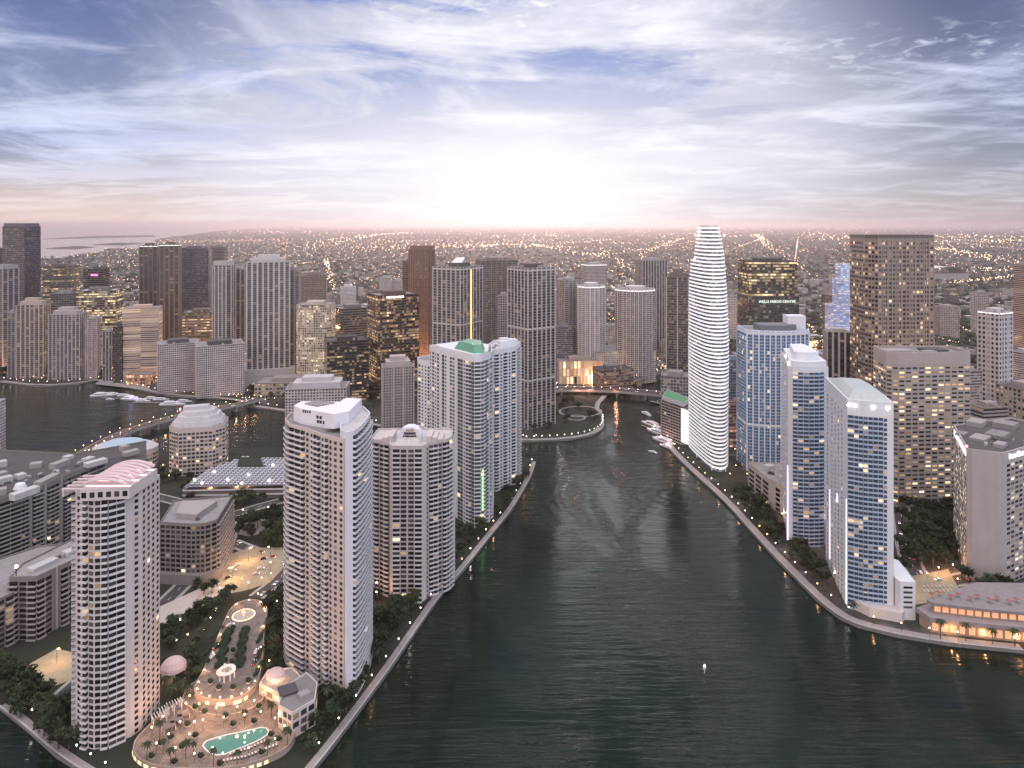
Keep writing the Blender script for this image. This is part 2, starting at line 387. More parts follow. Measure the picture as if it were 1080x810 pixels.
bay = pxs([(300, 239.2), (235, 243), (165, 252), (160, 256), (145, 262), (112, 262), (105, 266), (85, 268), (70, 271), (45, 273.5), (0, 277)]) + [(-4200, 5000), (-3600, 4400), (-3000, 3300), (-2500, 2300), (-2100, 1500)]
mainland = ccw(river_left + river_up + right_shore + [(9000, 300), (60000, 20000), (60000, 70000)] + bay)
def land(name, poly, mt, wallm, z=2.0, depth=-.6):
    a = MB(); poly = ccw(poly); a.cap(poly, z, 0)
    n = len(poly)
    for i in range(n):
        p, q = poly[i], poly[(i + 1) % n]; a.quad([(*p, depth), (*q, depth), (*q, z), (*p, z)], 1)
    return structure(name, a, [mt, wallm])
gmat = ground_mat(); seawall = mat('seawall_concrete', (.20, .19, .18), .9, .3, .3)
land('mainland_ground', mainland, gmat, seawall)
isl_right = pxs([(565, 487), (561, 501), (541, 536), (516, 566), (491, 598), (463, 629), (441, 661), (416, 698), (386, 739), (351, 786), (320, 824)])
isl_south = [(-70, 290), (-120, 272), (-180, 280)] + pxs([(105, 824), (60, 796), (30, 769), (0, 745), (-100, 680), (-230, 610)])
isl_west = pxs([(-300, 540), (-330, 500), (-150, 479), (0, 477), (75, 473), (100, 476), (180, 475), (250, 473), (300, 471), (400, 471), (480, 474), (545, 477)])
island = ccw(isl_right + isl_south + isl_west)
lawn = mat('island_lawn', (.022, .027, .017), .95, .3, .06)
land('island_ground', island, lawn, seawall)
# two low keys far out in the bay
for k, pts in enumerate(([(48, 262), (80, 259.5), (100, 260.5), (80, 262.5)], [(98, 258), (125, 256), (150, 256.5), (130, 258.6)], [(45, 252), (100, 249), (160, 248), (165, 249.6), (100, 251)])):
    land('bay_islet', pxs(pts), lawn, seawall, 4)

asphalt = mat('asphalt', (.055, .054, .056), .85, .2, .1); paving = mat('promenade_paving', (.29, .265, .26), .85, .2, .3)
def paved(name, c1, c2, mortar, scale):
    m = bpy.data.materials.new(name); m.use_nodes = True; t = NT(m.node_tree); b = t.n['Principled BSDF']; co = t.new('ShaderNodeTexCoord').outputs['Object']
    br = t.new('ShaderNodeTexBrick', {'Vector': co, 'Color1': c1, 'Color2': c2, 'Mortar': mortar, 'Scale': scale, 'Mortar Size': .035})
    k = t.ss(t.noise(co, .25, 5, .65), .3, .7, .65, 1.15)
    t.put(b.inputs['Base Color'], t.mix(1.0, br.outputs[0], t.new('ShaderNodeCombineColor', {0: k, 1: k, 2: k}).outputs[0], 'MULTIPLY')); b.inputs['Roughness'].default_value = .75; return m
plaza_m = paved('plaza_paving', (.33, .27, .235), (.26, .215, .19), (.09, .08, .07), .32); sand_m = mat('sandy_paving', (.33, .29, .20), .9, .4, .12)
line_m = mat('road_paint', (.75, .74, .70), .7, .05)
# promenades along both shores
def shore_path(name, shore, wd, inset, z, flip):
    a = MB(); strip(a, shore, wd + inset, z, 0, flip); o = structure(name, a, paving); return o
isl_prom = smooth(isl_right, 2); r_prom = smooth(right_shore[2:15], 2)
shore_path('promenade', isl_prom, 4, 0.2, 2.05, -1)
shore_path('promenade', r_prom, 6, 0.2, 2.05, 1)
shore_path('promenade', smooth(isl_south[3:7], 2), 3.5, .2, 2.05, -1)
shore_path('promenade', smooth(river_left[2:22], 2), 6, .2, 2.05, 1)
# seawall copings: a low kerb on every quay edge
cop = MB()
for sh, sd in ((isl_prom, -1), (smooth(isl_south[3:9], 2), -1), (r_prom, 1), (smooth(river_left, 1), 1)):
    for (a, b) in zip(sh, sh[1:]):
        d = (Vector(b) - Vector(a)); L = d.length; rz = math.atan2(d.y, d.x)
        y0, y1 = (0, .7) if sd > 0 else (-.7, 0)
        cop.obox(a[0], a[1], rz, -.1, L + .1, y0, y1, 1.6, 2.35)
structure('quay_kerb', cop, mat('kerb_stone', (.46, .44, .43), .85, .2, .3))
# roads with kerbs and lines
road = MB(); lines = MB(); kerbs = MB()
def add_road(pts, wd, it=2, z=2.02, dash=True):
    p = smooth(pts, it); strip(road, p, wd, z)
    for (x, y, h) in along(p, 12, 4):
        if dash: lines.obox(x, y, h, 0, 4, -.15, .15, z + .004, z + .008)
    for sgn in (1, -1):
        q = []
        for i, c in enumerate(p):
            a = Vector(p[max(i - 1, 0)]); b = Vector(p[min(i + 1, len(p) - 1)]); d = (b - a).normalized(); q.append((c[0] - d.y * sgn * wd / 2, c[1] + d.x * sgn * wd / 2))
        strip(kerbs, q, .35, z + .13)
        strip(kerbs, [(x, y) for x, y in q], 2.2, z + .01, 0, sgn)
    return p
isl_road = add_road(pxs([(88, 484), (110, 505), (150, 520), (200, 532), (238, 545), (245, 565), (225, 585), (160, 650), (60, 740)]), 9)
isl_road2 = add_road(pxs([(238, 545), (280, 532), (330, 520), (420, 500), (500, 485)]), 9)
drive = add_road(pxs([(245, 572), (290, 590), (300, 600), (296, 610), (270, 630)]), 8)
shore_dr = add_road(pxs([(-200, 395), (0, 392), (60, 393), (100, 392), (150, 400), (200, 410), (262, 412), (320, 405), (420, 403)]), 14)
avenue = add_road(pxs([(262, 414), (300, 395), (340, 380), (300, 365)]), 12)
brick_av = add_road([px(430, 415), px(520, 418), px(585, 413)], 16)
bay_blvd = add_road(pxs([(690, 422), (760, 440), (790, 480), (850, 500), (960, 500), (1080, 490), (1300, 480)]), 14)
bis = add_road(pxs([(1300, 600), (1090, 590), (985, 620), (960, 600), (950, 540), (940, 470)]), 11)
structure('road', road, asphalt); structure('road_markings', lines, line_m); structure('kerb', kerbs, mat('kerb_grey', (.34, .33, .32), .9, .15, .3))
# lit motor court, tennis court, yards on the island
def sheet(name, pts, mt, z=2.03, px_=True):
    a = MB(); a.cap(ccw(pxs(pts, z) if px_ else pts), z); return structure(name, a, mt)
sheet('motor_court', [(232, 588), (262, 578), (300, 577), (302, 596), (285, 614), (262, 622), (212, 632), (206, 624)], sand_m, 2.06)
sheet('yard_pavement', [(168, 640), (212, 620), (250, 618), (205, 640), (165, 665)], stone_pale, 2.07)
sheet('court_pavement', [(5, 715), (60, 684), (85, 690), (88, 712), (45, 728), (30, 727)], sand_m, 2.06)
sheet('motor_court', [(232, 548), (300, 540), (300, 556), (262, 566), (238, 560)], paving, 2.05)
sheet('parking_pavement', [(268, 392), (345, 372), (400, 380), (430, 398), (330, 405), (290, 408)], sand_m, 2.07)
sheet('parking_pavement', [(100, 405), (160, 412), (150, 402), (110, 398)], paving, 2.09)
sheet('pool_terrace', [(940, 612), (1000, 600), (1012, 622), (1005, 632), (950, 640)], sand_m, 2.1)
sheet('park_lawn', [(585, 425), (620, 426), (634, 436), (634, 450), (600, 459), (562, 458), (560, 440)], lawn, 2.07)
# the pale loop of the park walk
loop = MB()
ps = [px(612 + 22 * math.cos(t / 24 * 2 * math.pi), 434 + 5.5 * math.sin(t / 24 * 2 * math.pi)) for t in range(25)]
strip(loop, ps, 3.5, 2.12); ps = [px(608 + 9 * math.cos(t / 24 * 2 * math.pi), 440.5 + 2.6 * math.sin(t / 24 * 2 * math.pi)) for t in range(25)]
strip(loop, ps, 3.2, 2.13); structure('park_path', loop, paving)

# ------------------------------------------------------------------ haze
hz = MB(); hz.box(-30000, 30000, -400, 62000, -1, 330)
hm = bpy.data.materials.new('haze'); hm.use_nodes = True; ht = hm.node_tree; ht.nodes.clear()
pvol = ht.nodes.new('ShaderNodeVolumePrincipled'); out = ht.nodes.new('ShaderNodeOutputMaterial'); ht.links.new(pvol.outputs[0], out.inputs['Volume'])
pvol.inputs['Color'].default_value = (.95, .84, .86, 1); pvol.inputs['Density'].default_value = 0.00004; pvol.inputs['Anisotropy'].default_value = .62
structure('haze', hz, hm, 'stuff')
# ------------------------------------------------------------------ tower builders
def rect(w, d, rot=0.0):
    c, s = math.cos(rot), math.sin(rot)
    return [(x * c - y * s, x * s + y * c) for x, y in ((-w / 2, d / 2), (-w / 2, -d / 2), (w / 2, -d / 2), (w / 2, d / 2))]
def cham(w, d, k, rot=0.0):
    c, s = math.cos(rot), math.sin(rot); a, b = w / 2, d / 2
    return [(x * c - y * s, x * s + y * c) for x, y in ((-a, b - k), (-a, -b + k), (-a + k, -b), (a - k, -b), (a, -b + k), (a, b - k), (a - k, b), (-a + k, b))]
def oval(w, d, n=20): return [(w / 2 * math.cos(2 * math.pi * i / n - math.pi / 2), d / 2 * math.sin(2 * math.pi * i / n - math.pi / 2)) for i in range(n)]
def bow(w, d, b, n=8):
    """rectangle with a bowed front"""
    return [(-w / 2, d / 2)] + [(-w / 2 + w * i / n, -d / 2 - b * (1 - (2 * i / n - 1) ** 2)) for i in range(n + 1)] + [(w / 2, d / 2)]
def fit(poly, u0, u1, Yf):
    """scales an outline and slides it so that it spans columns u0..u1 with its nearest point at distance Yf"""
    s, xc = 1.0, 0.0
    my = min(p[1] for p in poly)
    for _ in range(60):
        us = [UC + F * (xc + s * x) / (Yf + s * (y - my)) for x, y in poly]
        s *= (u1 - u0) / (max(us) - min(us))
        us = [UC + F * (xc + s * x) / (Yf + s * (y - my)) for x, y in poly]
        xc += ((u0 + u1) / 2 - (max(us) + min(us)) / 2) * Yf / F
    return [(xc + s * x, Yf + s * (y - my)) for x, y in poly]
def centre(poly): return (sum(p[0] for p in poly) / len(poly), sum(p[1] for p in poly) / len(poly))
FOOT = []                                                        # footprints, to keep trees and houses off them

PANE = {}
def pane_mesh(w, h, mt):
    k = ('w', round(w, 1), round(h, 1), mt.name)
    if k not in PANE:
        a = MB(); a.box(-k[1] / 2, k[1] / 2, -.07, .06, -k[2] / 2, k[2] / 2); PANE[k] = a.mesh('window', mt)
    return PANE[k], k
def balcony_mb(w, dep, ph):
    a = MB(); h = w / 2
    a.box(-h, h, -dep, .08, -.12, .10); a.box(-h, h, -dep, -dep + .14, .1, ph); 
    a.box(-h, -h + .12, -dep + .14, .04, .1, ph); a.box(h - .12, h, -dep + .14, .04, .1, ph); return a
BALC = {}
def balcony_mesh(w, dep, ph, mt):
    k = ('b', round(w, 1), dep, ph, mt.name)
    if k not in BALC: BALC[k] = balcony_mb(k[1], dep, ph).mesh('balcony', mt)
    return BALC[k]
def xform(mb, src, x, y, z, rz):
    c, s = math.cos(rz), math.sin(rz); b = len(mb.v)
    mb.v += [(x + p * c - q * s, y + p * s + q * c, z + r) for p, q, r in src.v]
    mb.f += [tuple(b + i for i in f) for f in src.f]; mb.m += src.m

def facade(parent, org, poly, z0, H, fl, pats, default, wall, gm, bm=None, keep=100, wh=.62, dep=1.7, ph=1.15, top=True, roofm=None, parapet=1.2, bname='wall', first=0):
    """one block of a tower: walls, parapet, roof, and every window and balcony of its bays.
    . blank  w small window  W wide window  g glass bay  b balcony  p pilaster.  The `keep` that show largest are objects of their own."""
    n = len(poly); nf = int(H / fl); ox, oy, oz = org
    a = MB(); a.prism(poly, z0, z0 + H, 0, False); 
    if parapet: ring(a, poly, .5, z0 + H, z0 + H + parapet)
    wo = link(bname, a.mesh(bname, wall, org), parent)
    a = MB(); a.cap(poly, z0 + H - .02); link('roof', a.mesh('roof', roofm or roof_grey, org), parent)
    wins, bals = [], []
    for i in range(n):
        p, q = Vector(poly[i]), Vector(poly[(i + 1) % n]); d = q - p; L = d.length
        if L < 1.2: continue
        rz = math.atan2(d.y, d.x); d /= L; nrm = Vector((d.y, -d.x))
        pat = pats.get(i, None) if isinstance(pats, dict) else None
        if pat is None: pat = default if default else '.'
        if pat[0] == '*': k = max(1, round(L / float(pat.split(':')[1]))); pat = pat[1] * k
        bw = L / len(pat)
        for j, c in enumerate(pat):
            m = p + d * (bw * (j + .5))
            face = nrm.dot((Vector((0, 0)) - m).normalized()); dist2 = m.length_squared
            if c == 'p':
                t = MB(); t.obox(m.x, m.y, rz, -.5, .5, -.55, .05, z0, z0 + H + parapet * .6); link('pilaster', t.mesh('pilaster', bm or wall, org), parent); continue
            if c == '.': continue
            if c == 'w': ww, hh, dz = min(bw * .5, 1.9), fl * .52, 0
            elif c == 'W': ww, hh, dz = bw * .74, fl * wh, 0
            elif c == 'g': ww, hh, dz = bw * .93, fl * .84, 0
            else: ww, hh, dz = bw * .92, fl * .80, 0
            for k in range(first, nf):
                z = z0 + (k + .5) * fl
                hidden = MASK(m.x, m.y, z) if MASK else False
                wins.append(((face * ww * hh / dist2) if not hidden else -1, m.x, m.y, z, rz, ww, hh))
                if c == 'b': bals.append(((face * ww / dist2) if not hidden else -1, m.x, m.y, z0 + k * fl + .15, rz, bw))
    wins.sort(key=lambda t: -t[0]); bals.sort(key=lambda t: -t[0])
    for t in wins[:keep]:
        me, k = pane_mesh(t[5], t[6], gm); link('window', me, parent, (t[1] - ox, t[2] - oy, t[3] - oz), t[4])
    if wins[keep:]:
        a = MB(); cache = {}
        for t in wins[keep:]:
            kk = (round(t[5], 1), round(t[6], 1))
            if kk not in cache:
                s = MB(); s.box(-kk[0] / 2, kk[0] / 2, -.07, .06, -kk[1] / 2, kk[1] / 2); cache[kk] = s
            xform(a, cache[kk], t[1], t[2], t[3], t[4])
        link('windows', a.mesh('windows', gm, org), parent, kind='stuff')
    bmm = bm or wall
    for t in bals[:keep]: link('balcony', balcony_mesh(t[5], dep, ph, bmm), parent, (t[1] - ox, t[2] - oy, t[3] - oz), t[4])
    if bals[keep:]:
        a = MB(); cache = {}
        for t in bals[keep:]:
            kk = round(t[5], 1)
            if kk not in cache: cache[kk] = balcony_mb(kk, dep, ph)
            xform(a, cache[kk], t[1], t[2], t[3], t[4])
        link('balconies', a.mesh('balconies', bmm, org), parent, kind='stuff')
    return wo
MASK = None
def part(parent, name, mb, mt, org=None, kind=None): return link(name, mb.mesh(name, mt, org), parent, kind=kind)
def near(name, label, cat, poly, z0=2.0, group=None):
    c = centre(poly); FOOT.append(poly); org = (c[0], c[1], z0)
    return empty(name, org, label, cat, group), org
def lerp_poly(poly, k, c=None):
    c = c or centre(poly); return [(c[0] + (x - c[0]) * k, c[1] + (y - c[1]) * k) for x, y in poly]

def tower(label, u0, u1, vtop, Yf, shape, wall, gl, bay=3.4, fl=3.6, ww=.7, wh=.6, lit=.15, S=1.0, warm=(1, .66, .34), rows=.5,
          top='flat', z0=2.0, fins=0, finc=None, roofm=None, name='tower_block', cat='tower', group=None, H=None, base=None, bands=(), alt=None, grough=.12, sink=0, wr=.65):
    """a tower of the middle distance: one facade on a window grid, roof, parapet, plant rooms, fins and bands"""
    poly = ccw(fit(shape, u0, u1, Yf)); c = centre(poly); FOOT.append(poly)
    if fins and wh >= .78: bay, ww = fins, .64
    H = H or zt(vtop, Yf) - z0; org = (c[0], c[1], z0); e = empty(name, org, label, cat, group)
    fm = facade_mat('facade_' + label[:24], wall, tuple(q * .45 for q in gl), ww, wh, lit, S, warm, rows, grough, wr, alt)
    nf = max(2, round(H / fl)); a = MB(); n = len(poly); u = 0; pl = ccw(poly)
    for i in range(n):
        p, q = pl[i], pl[(i + 1) % n]; k = max(1, round(math.dist(p, q) / bay)); 
        a.quad([(*p, z0), (*q, z0), (*q, z0 + H), (*p, z0 + H)], 0, [(u, 0), (u + k, 0), (u + k, nf), (u, nf)]); u += k + 7
    part(e, 'facade', a, fm, org)
    wm = mat('trim_%.2f_%.2f_%.2f' % wall, wall, .7, .1)
    a = MB(); a.cap(pl, z0 + H - .9); part(e, 'roof', a, roofm or roof_grey, org)
    a = MB(); ring(a, pl, .6, z0 + H - .95, z0 + H + .5); part(e, 'parapet', a, wm, org)
    rz = math.atan2(pl[1][1] - pl[0][1], pl[1][0] - pl[0][0]) if n == 4 else 0
    size = (max(p[0] for p in pl) - min(p[0] for p in pl)) / 2
    if top in ('flat', 'units', 'lit'):
        a = MB(); a.prism(lerp_poly(pl, .5), z0 + H - .9, z0 + H + 4.5, 0); part(e, 'plant_room', a, wm if top != 'units' else roof_dark, org)
        rr_ = random.Random(int(u0 * 7 + vtop))
        for _ in range(3):
            t, s_ = rr_.uniform(0, 6.28), rr_.uniform(.62, .72) * size * .8; x, y = c[0] + math.cos(t) * s_ * .8, c[1] + math.sin(t) * s_ * .8
            a = MB(); a.obox(x, y, rz, -2, 2, -1.5, 1.5, z0 + H - .9, z0 + H + 1.4 + rr_.random() * 2); part(e, 'roof_unit', a, concrete, org)
    if top == 'step':
        for k, hh in ((.78, 6), (.5, 11)):
            a = MB(); a.prism(lerp_poly(pl, k), z0 + H - .9, z0 + H + hh, 0); part(e, 'penthouse', a, wm, org)
    if top == 'lit':
        a = MB(); ring(a, offset(pl, .35), .3, z0 + H - 2.2, z0 + H - 1.0); part(e, 'crown_light', a, emit('crown_glow', (1, .96, .92), 1.3), org)
    if top == 'ring':
        a = MB(); ring(a, lerp_poly(pl, .93), .8, z0 + H - .5, z0 + H + 7); part(e, 'crown', a, wm, org)
        a = MB(); a.prism(lerp_poly(pl, .55), z0 + H - .9, z0 + H + 5); part(e, 'plant_room', a, concrete, org)
    fcm = mat('fin_%.2f_%.2f_%.2f' % (finc or wall), finc or wall, .6, .08)
    if fins:
        for i in range(n):
            p, q = Vector(pl[i]), Vector(pl[(i + 1) % n]); d = q - p; L = d.length; nn = Vector((d.y, -d.x)) / L
            if nn.dot(-((p + q) / 2).normalized()) < -.1: continue
            k = max(1, round(L / fins)); r0 = math.atan2(d.y, d.x)
            for j in range(k + (1 if n < 9 else 0)):
                m = p + d * (j / k); a = MB(); a.obox(m.x, m.y, r0, -.55, .55, -.6, .1, z0, z0 + H + .3 + .01 * (j % 2)); part(e, 'pilaster', a, fcm, org)
    for f in bands:
        a = MB(); z = z0 + H * f; ring(a, offset(pl, .45), .6, z - 1.1, z + 1.1); part(e, 'string_course', a, fcm, org)
    if base:
        k, bh = base; a = MB(); pb = lerp_poly(pl, k); u = 0; FOOT.append(pb)
        a.prism(pb, z0, z0 + bh); part(e, 'podium', a, wm, org)
    return e, org, pl, z0 + H
# ------------------------------------------------------------------ the near towers, window by window
g_dark = glass('glass_dark', (.010, .010, .013), .025, 1.3); g_blue_flood = glass('glass_blue_floodlit', (.045, .080, .135), .10, 1.2, curtain=.25)  # the blue glass also holds bluish floodlight in its colour
g_teal = glass('glass_teal', (.045, .075, .080), .04, 1.5); g_off = glass('glass_office', (.014, .014, .016), .42, 1.3, warm=(1, .60, .26))
g_grn = glass('glass_green_office', (.02, .026, .024), .38, 1.0, warm=(.95, .85, .62))
w_ivory = mat('stucco_ivory', (.64, .57, .55), .8, .10, .08); w_blush = mat('stucco_blush', (.60, .51, .475), .8, .10, .08)
w_white = mat('stucco_white', (.74, .73, .76), .75, .07, .08); w_sand = mat('stucco_sand', (.59, .52, .49), .8, .10, .08)
w_cool = mat('stucco_cool', (.70, .72, .75), .75, .07, .08); w_umber = mat('concrete_dim', (.22, .20, .195), .85, .15, .08)
w_rail = mat('balcony_white', (.72, .69, .69), .75, .06, .2); w_railb = mat('balcony_grey', (.40, .37, .36), .8, .1, .2)
b_glass = mat('balcony_glass', (.42, .52, .66), .2, .06, .3)
warm_lamp = emit('lamp_warm', (1, .66, .34), 9); white_lamp = emit('lamp_white', (1, .93, .84), 9); pink_lamp = emit('lamp_pink', (1, .55, .50), 5)

# 1. ivory tower with the pink ribbed roof
P1 = ccw(fit([(-20, 17), (-20.5, 4), (-19, -5), (-15.5, -11), (-10, -13), (-7, -18), (1, -20), (8, -18), (14.5, -12), (17, -10), (20, -4), (20.3, 17)], 79.5, 168.5, 327))
e, org = near('condo_tower', 'slender ivory tower with ribbed pink roof beside the pool terrace', 'tower', P1)
H1 = 118.0; i0 = P1.index(min(P1, key=lambda p: p[1]))
seq = {0: 'wbbw', 1: 'bw', 2: 'wb', 3: 'w', 4: 'w', 5: 'bW', 6: 'Wb', 7: 'bb', 8: '.', 9: 'w', 10: '*w:4', 11: '*W:4'}
# the outline may start anywhere: patterns follow the left side, front, right side
def order(poly, first, pats): k = poly.index(first); return {(k + i) % len(poly): p for i, p in pats.items()}
left_back = min(P1, key=lambda p: p[0] - p[1] * .5)
facade(e, org, P1, 2, H1, 3.02, order(P1, left_back, seq), None, w_ivory, g_dark, w_rail, 100, ph=1.0)
c1x, c1y = centre(P1)
a = MB(); a.prism([(c1x - 4, c1y - 13), (c1x + 17.5, c1y - 10), (c1x + 18, c1y + 15), (c1x - 4, c1y + 15)], 120, 125.6); part(e, 'penthouse', a, w_ivory, org)
for k in range(6):
    me, _ = pane_mesh(2.2, 2.6, g_dark); link('window', me, e, (c1x - 2.4 + k * 3.6 - org[0], c1y - 12.75 + .5 * k - org[1], 122.6 - org[2]), .138)
for k in range(8):
    a = MB(); y0 = c1y - 12 + k * 3.6
    pts = [(c1x - 4.2 + 21.0 * t / 10, 125.8 + 4.2 * math.sin(math.pi * (.12 + .76 * t / 10))) for t in range(11)]
    for (xa, za), (xb, zb) in zip(pts, pts[1:]):
        a.quad([(xa, y0, za), (xb, y0, zb), (xb, y0 + 2.3, zb), (xa, y0 + 2.3, za)]); a.quad([(xa, y0, za - .5), (xb, y0, zb - .5), (xb, y0, zb), (xa, y0, za)])
    part(e, 'roof_rib', a, mat('rib_pink', (.66, .52, .52), .7, .06), org)
for k in range(5):
    a = MB(); a.obox(c1x - 10.6, c1y - 7 + k * 4, 0, -5.6, 5.6, -.6, .6, 123 + .1 * k, 123.8 + .1 * k); part(e, 'pergola_beam', a, mat('rib_pink', (.72, .52, .53)), org)
for sx in (-15.4, -6):
    a = MB(); a.box(c1x + sx - .4, c1x + sx + .4, c1y - 7.8, c1y + 9.8, 119.98, 122.98); part(e, 'pergola_post', a, w_ivory, org)
for k in range(4):
    a = MB(); a.box(c1x - 3.4, c1x + 17.6, c1y - 9.6 + k * 7.2, c1y - 8.7 + k * 7.2, 125.62, 126.0); part(e, 'roof_light', a, emit('rib_light', (1, .45, .42), 2.2), org)

# 2. blush tower, white rear half
P2 = [(-132.5, 414), (-131.5, 401), (-126, 391), (-117.5, 384.5), (-111, 380), (-103, 372.5), (-95, 366.5), (-88, 362.5), (-84, 371), (-98, 412)]
e, org = near('condo_tower', 'tallest blush tower with white rear half rising between plaza and promenade', 'tower', P2)
facade(e, org, P2, 2, 134.5, 3.05, {0: 'ww', 1: 'wbb', 2: 'bb', 3: 'bw', 4: 'wbb', 5: 'wbw', 6: 'ww', 7: '..', 8: '*W:4', 9: '*W:5'}, None, w_blush, g_dark, w_rail, 100, ph=1.0)
P2b = [(-91, 366.5), (-86.4, 361.6), (-83.6, 363.4), (-82.2, 369), (-81.4, 378), (-81.2, 389), (-82, 400), (-89, 414), (-103, 416)]
facade(e, org, P2b, 2, 138.5, 3.05, {0: '.', 1: '.', 2: 'b', 3: 'bb', 4: 'bb', 5: 'bb', 6: 'wbw', 7: '*w:5'}, None, w_white, g_dark, w_white, 100, ph=1.15, bname='rear_wall', roofm=roof_pale)
a = MB(); a.prism([(-126.5, 401), (-120.5, 394.5), (-100, 384), (-97, 410), (-125, 411)], 136.4, 145.2, 0, mtop=0); part(e, 'penthouse', a, w_white, org)
a = MB(); a.prism([(-103, 380), (-97, 376), (-90, 382), (-89, 410), (-99, 412)], 139, 147); part(e, 'lift_tower', a, w_white, org)
a = MB(); a.prism([(-121, 404), (-112, 398), (-104, 406), (-116, 410)], 145.1, 145.9); part(e, 'roof', a, roof_grey, org)
clut2 = (e, org)
dx2, dy2 = Vector((20.5, -10.5)).normalized(); rz2 = math.atan2(dy2, dx2)
for t, z in ((2, 144), (3.6, 144), (5.2, 144), (7, 144.2), (13, 139.5), (15, 139.5), (17.4, 139.5), (12.7, 142), (15, 142)):
    me, k = pane_mesh(1.1 if z > 143.5 else 1.7, 1.6 if z > 143.5 else 1.7, g_dark); link('window', me, e, (-120.5 + dx2 * t - org[0], 394.5 + dy2 * t - org[1], z - org[2]), rz2)

# 3. sand tower with the arched white crest
P3 = ccw(fit([(-26, 22), (-27, 2), (-24, -3), (-13, -9), (-11.5, -14), (-9.5, -16.5), (9.5, -16.5), (11.5, -14), (13, -9), (24, -2), (27, 5), (26, 22)], 391.5, 477.5, 455))
e, org = near('condo_tower', 'broad sand coloured tower with arched white crest and slanting glass roof', 'tower', P3)
lb = min(P3, key=lambda p: p[0] - p[1] * .5); k0 = P3.index(lb)
facade(e, org, P3, 2, 101.5, 3.05, {(k0 + i) % len(P3): p for i, p in {0: 'bwwb', 1: 'b', 2: 'bWb', 3: 'w', 4: '.', 5: 'bWWb', 6: '.', 7: 'w', 8: 'bbWb', 9: 'bb', 10: 'wbbwb', 11: '*W:5'}.items()}, None, w_sand, g_dark, w_rail, 100, ph=1.0, roofm=roof_pale)
fx, fy = centre([p for p in P3 if p[1] < min(q[1] for q in P3) + .5])
cx3 = centre(P3)[0]; wf = 8.6
a = MB(); a.quad([(fx - wf, fy + .4, 102.5), (fx + wf, fy + .4, 102.5), (fx + wf * .8, fy + 11, 107), (fx - wf * .8, fy + 11, 107)]); 
a.quad([(fx - wf, fy + .4, 101.4), (fx - wf, fy + .4, 102.5), (fx - wf * .8, fy + 11, 107), (fx - wf * .8, fy + 11, 101.4)]); a.quad([(fx + wf, fy + .4, 102.5), (fx + wf, fy + .4, 101.4), (fx + wf * .8, fy + 11, 101.4), (fx + wf * .8, fy + 11, 107)])
part(e, 'sloping_roof', a, mat('skylight_panel', (.50, .46, .45), .5, .12), org)
for k in range(5):
    a = MB(); t = -1 + k / 2; a.tube((fx + wf * t, fy + .4, 102.7), (fx + wf * .8 * t, fy + 11, 107.2), .22); part(e, 'skylight_bar', a, w_white, org)
a = MB(); arch = [(-7.5, 103.4), (-7.5, 108.5), (-5.5, 111.7), (-2.2, 113.3), (2.2, 113.3), (5.5, 111.7), (7.5, 108.5), (7.5, 103.4)]
b0 = [(fx + x, fy + 11.2, z) for x, z in arch]; b1 = [(fx + x, fy + 20, z) for x, z in arch]
a.quad(b0[::-1]); a.quad(b1)
for i in range(len(arch)): j = (i + 1) % len(arch); a.quad([b0[i], b0[j], b1[j], b1[i]])
part(e, 'arched_crest', a, w_white, org)
for z, wd in ((105.4, 7), (107.4, 9), (109.4, 8), (111.4, 5.5)):
    me, k = pane_mesh(wd, 1.5, g_dark); link('window', me, e, (fx - org[0], fy + 11.15 - org[1], z - org[2]))
for sgn in (-1, 1):
    for k in range(3):
        a = MB(); a.obox(fx + sgn * (13 + k * 3.6), fy + 19, 0, -1.7, 1.7, -8, 8, 103.49, 107.5 - k * 1.0); part(e, 'roof_step', a, w_sand, org)

CL = []
# 4. pale tower with green hipped roofs and its lower wing
P4 = [(-74, 621), (-66, 608), (-36, 572.5), (-31, 567.5), (-25.5, 568.5), (-21, 577), (-17.5, 588), (-18, 622), (-45, 645)]
e, org = near('condo_tower', 'pale blue white tower with green hipped roofs and green light line', 'tower', P4)
facade(e, org, P4, 2, 138, 3.15, {0: 'wWw', 1: 'Wpgw.WWpggwb', 2: 'bg', 3: 'b', 4: 'bg', 5: 'bwb', 6: '*b:5', 7: '*W:5', 8: '*W:5'}, None, w_cool, g_teal, w_white, 100, ph=1.0, parapet=2.2)
P4b = [(-89, 652), (-87, 640), (-74, 627), (-61, 612.5), (-52, 640), (-72, 668)]
facade(e, org, P4b, 2, 122, 3.15, {0: 'w', 1: 'WwwW', 2: 'gwwb', 3: '.', 5: 'WW'}, None, w_cool, g_teal, w_white, 100, bname='wing_wall', parapet=1.6)
green = mat('roof_green', (.13, .33, .22), .55, .2, .3)
def clutter(par, og, poly, z, n, seed):
    q = random.Random(seed); c = centre(poly)
    for _ in range(n):
        f = q.uniform(.1, .72); p = poly[q.randrange(len(poly))]; p2 = poly[q.randrange(len(poly))]; x = c[0] + ((p[0] + p2[0]) / 2 - c[0]) * f; y = c[1] + ((p[1] + p2[1]) / 2 - c[1]) * f; a = MB(); k = q.random()
        if k < .6: a.obox(x, y, q.uniform(0, 1.5), -q.uniform(.8, 2.2), q.uniform(.8, 2.2), -1, 1.1, z - .05, z + q.uniform(.9, 2.4)); part(par, 'roof_unit', a, (concrete, roof_pale, roof_dark)[q.randrange(3)], og)
        elif k < .8: a.tube((x, y, z - .05), (x, y, z + q.uniform(3, 7)), .12, .05, 5); part(par, 'antenna', a, dark_metal, og)
        else: a.tube((x, y, z + .5), (x + q.uniform(-5, 5), y + q.uniform(2, 5), z + .5), .4, n=6); part(par, 'roof_duct', a, concrete, og)
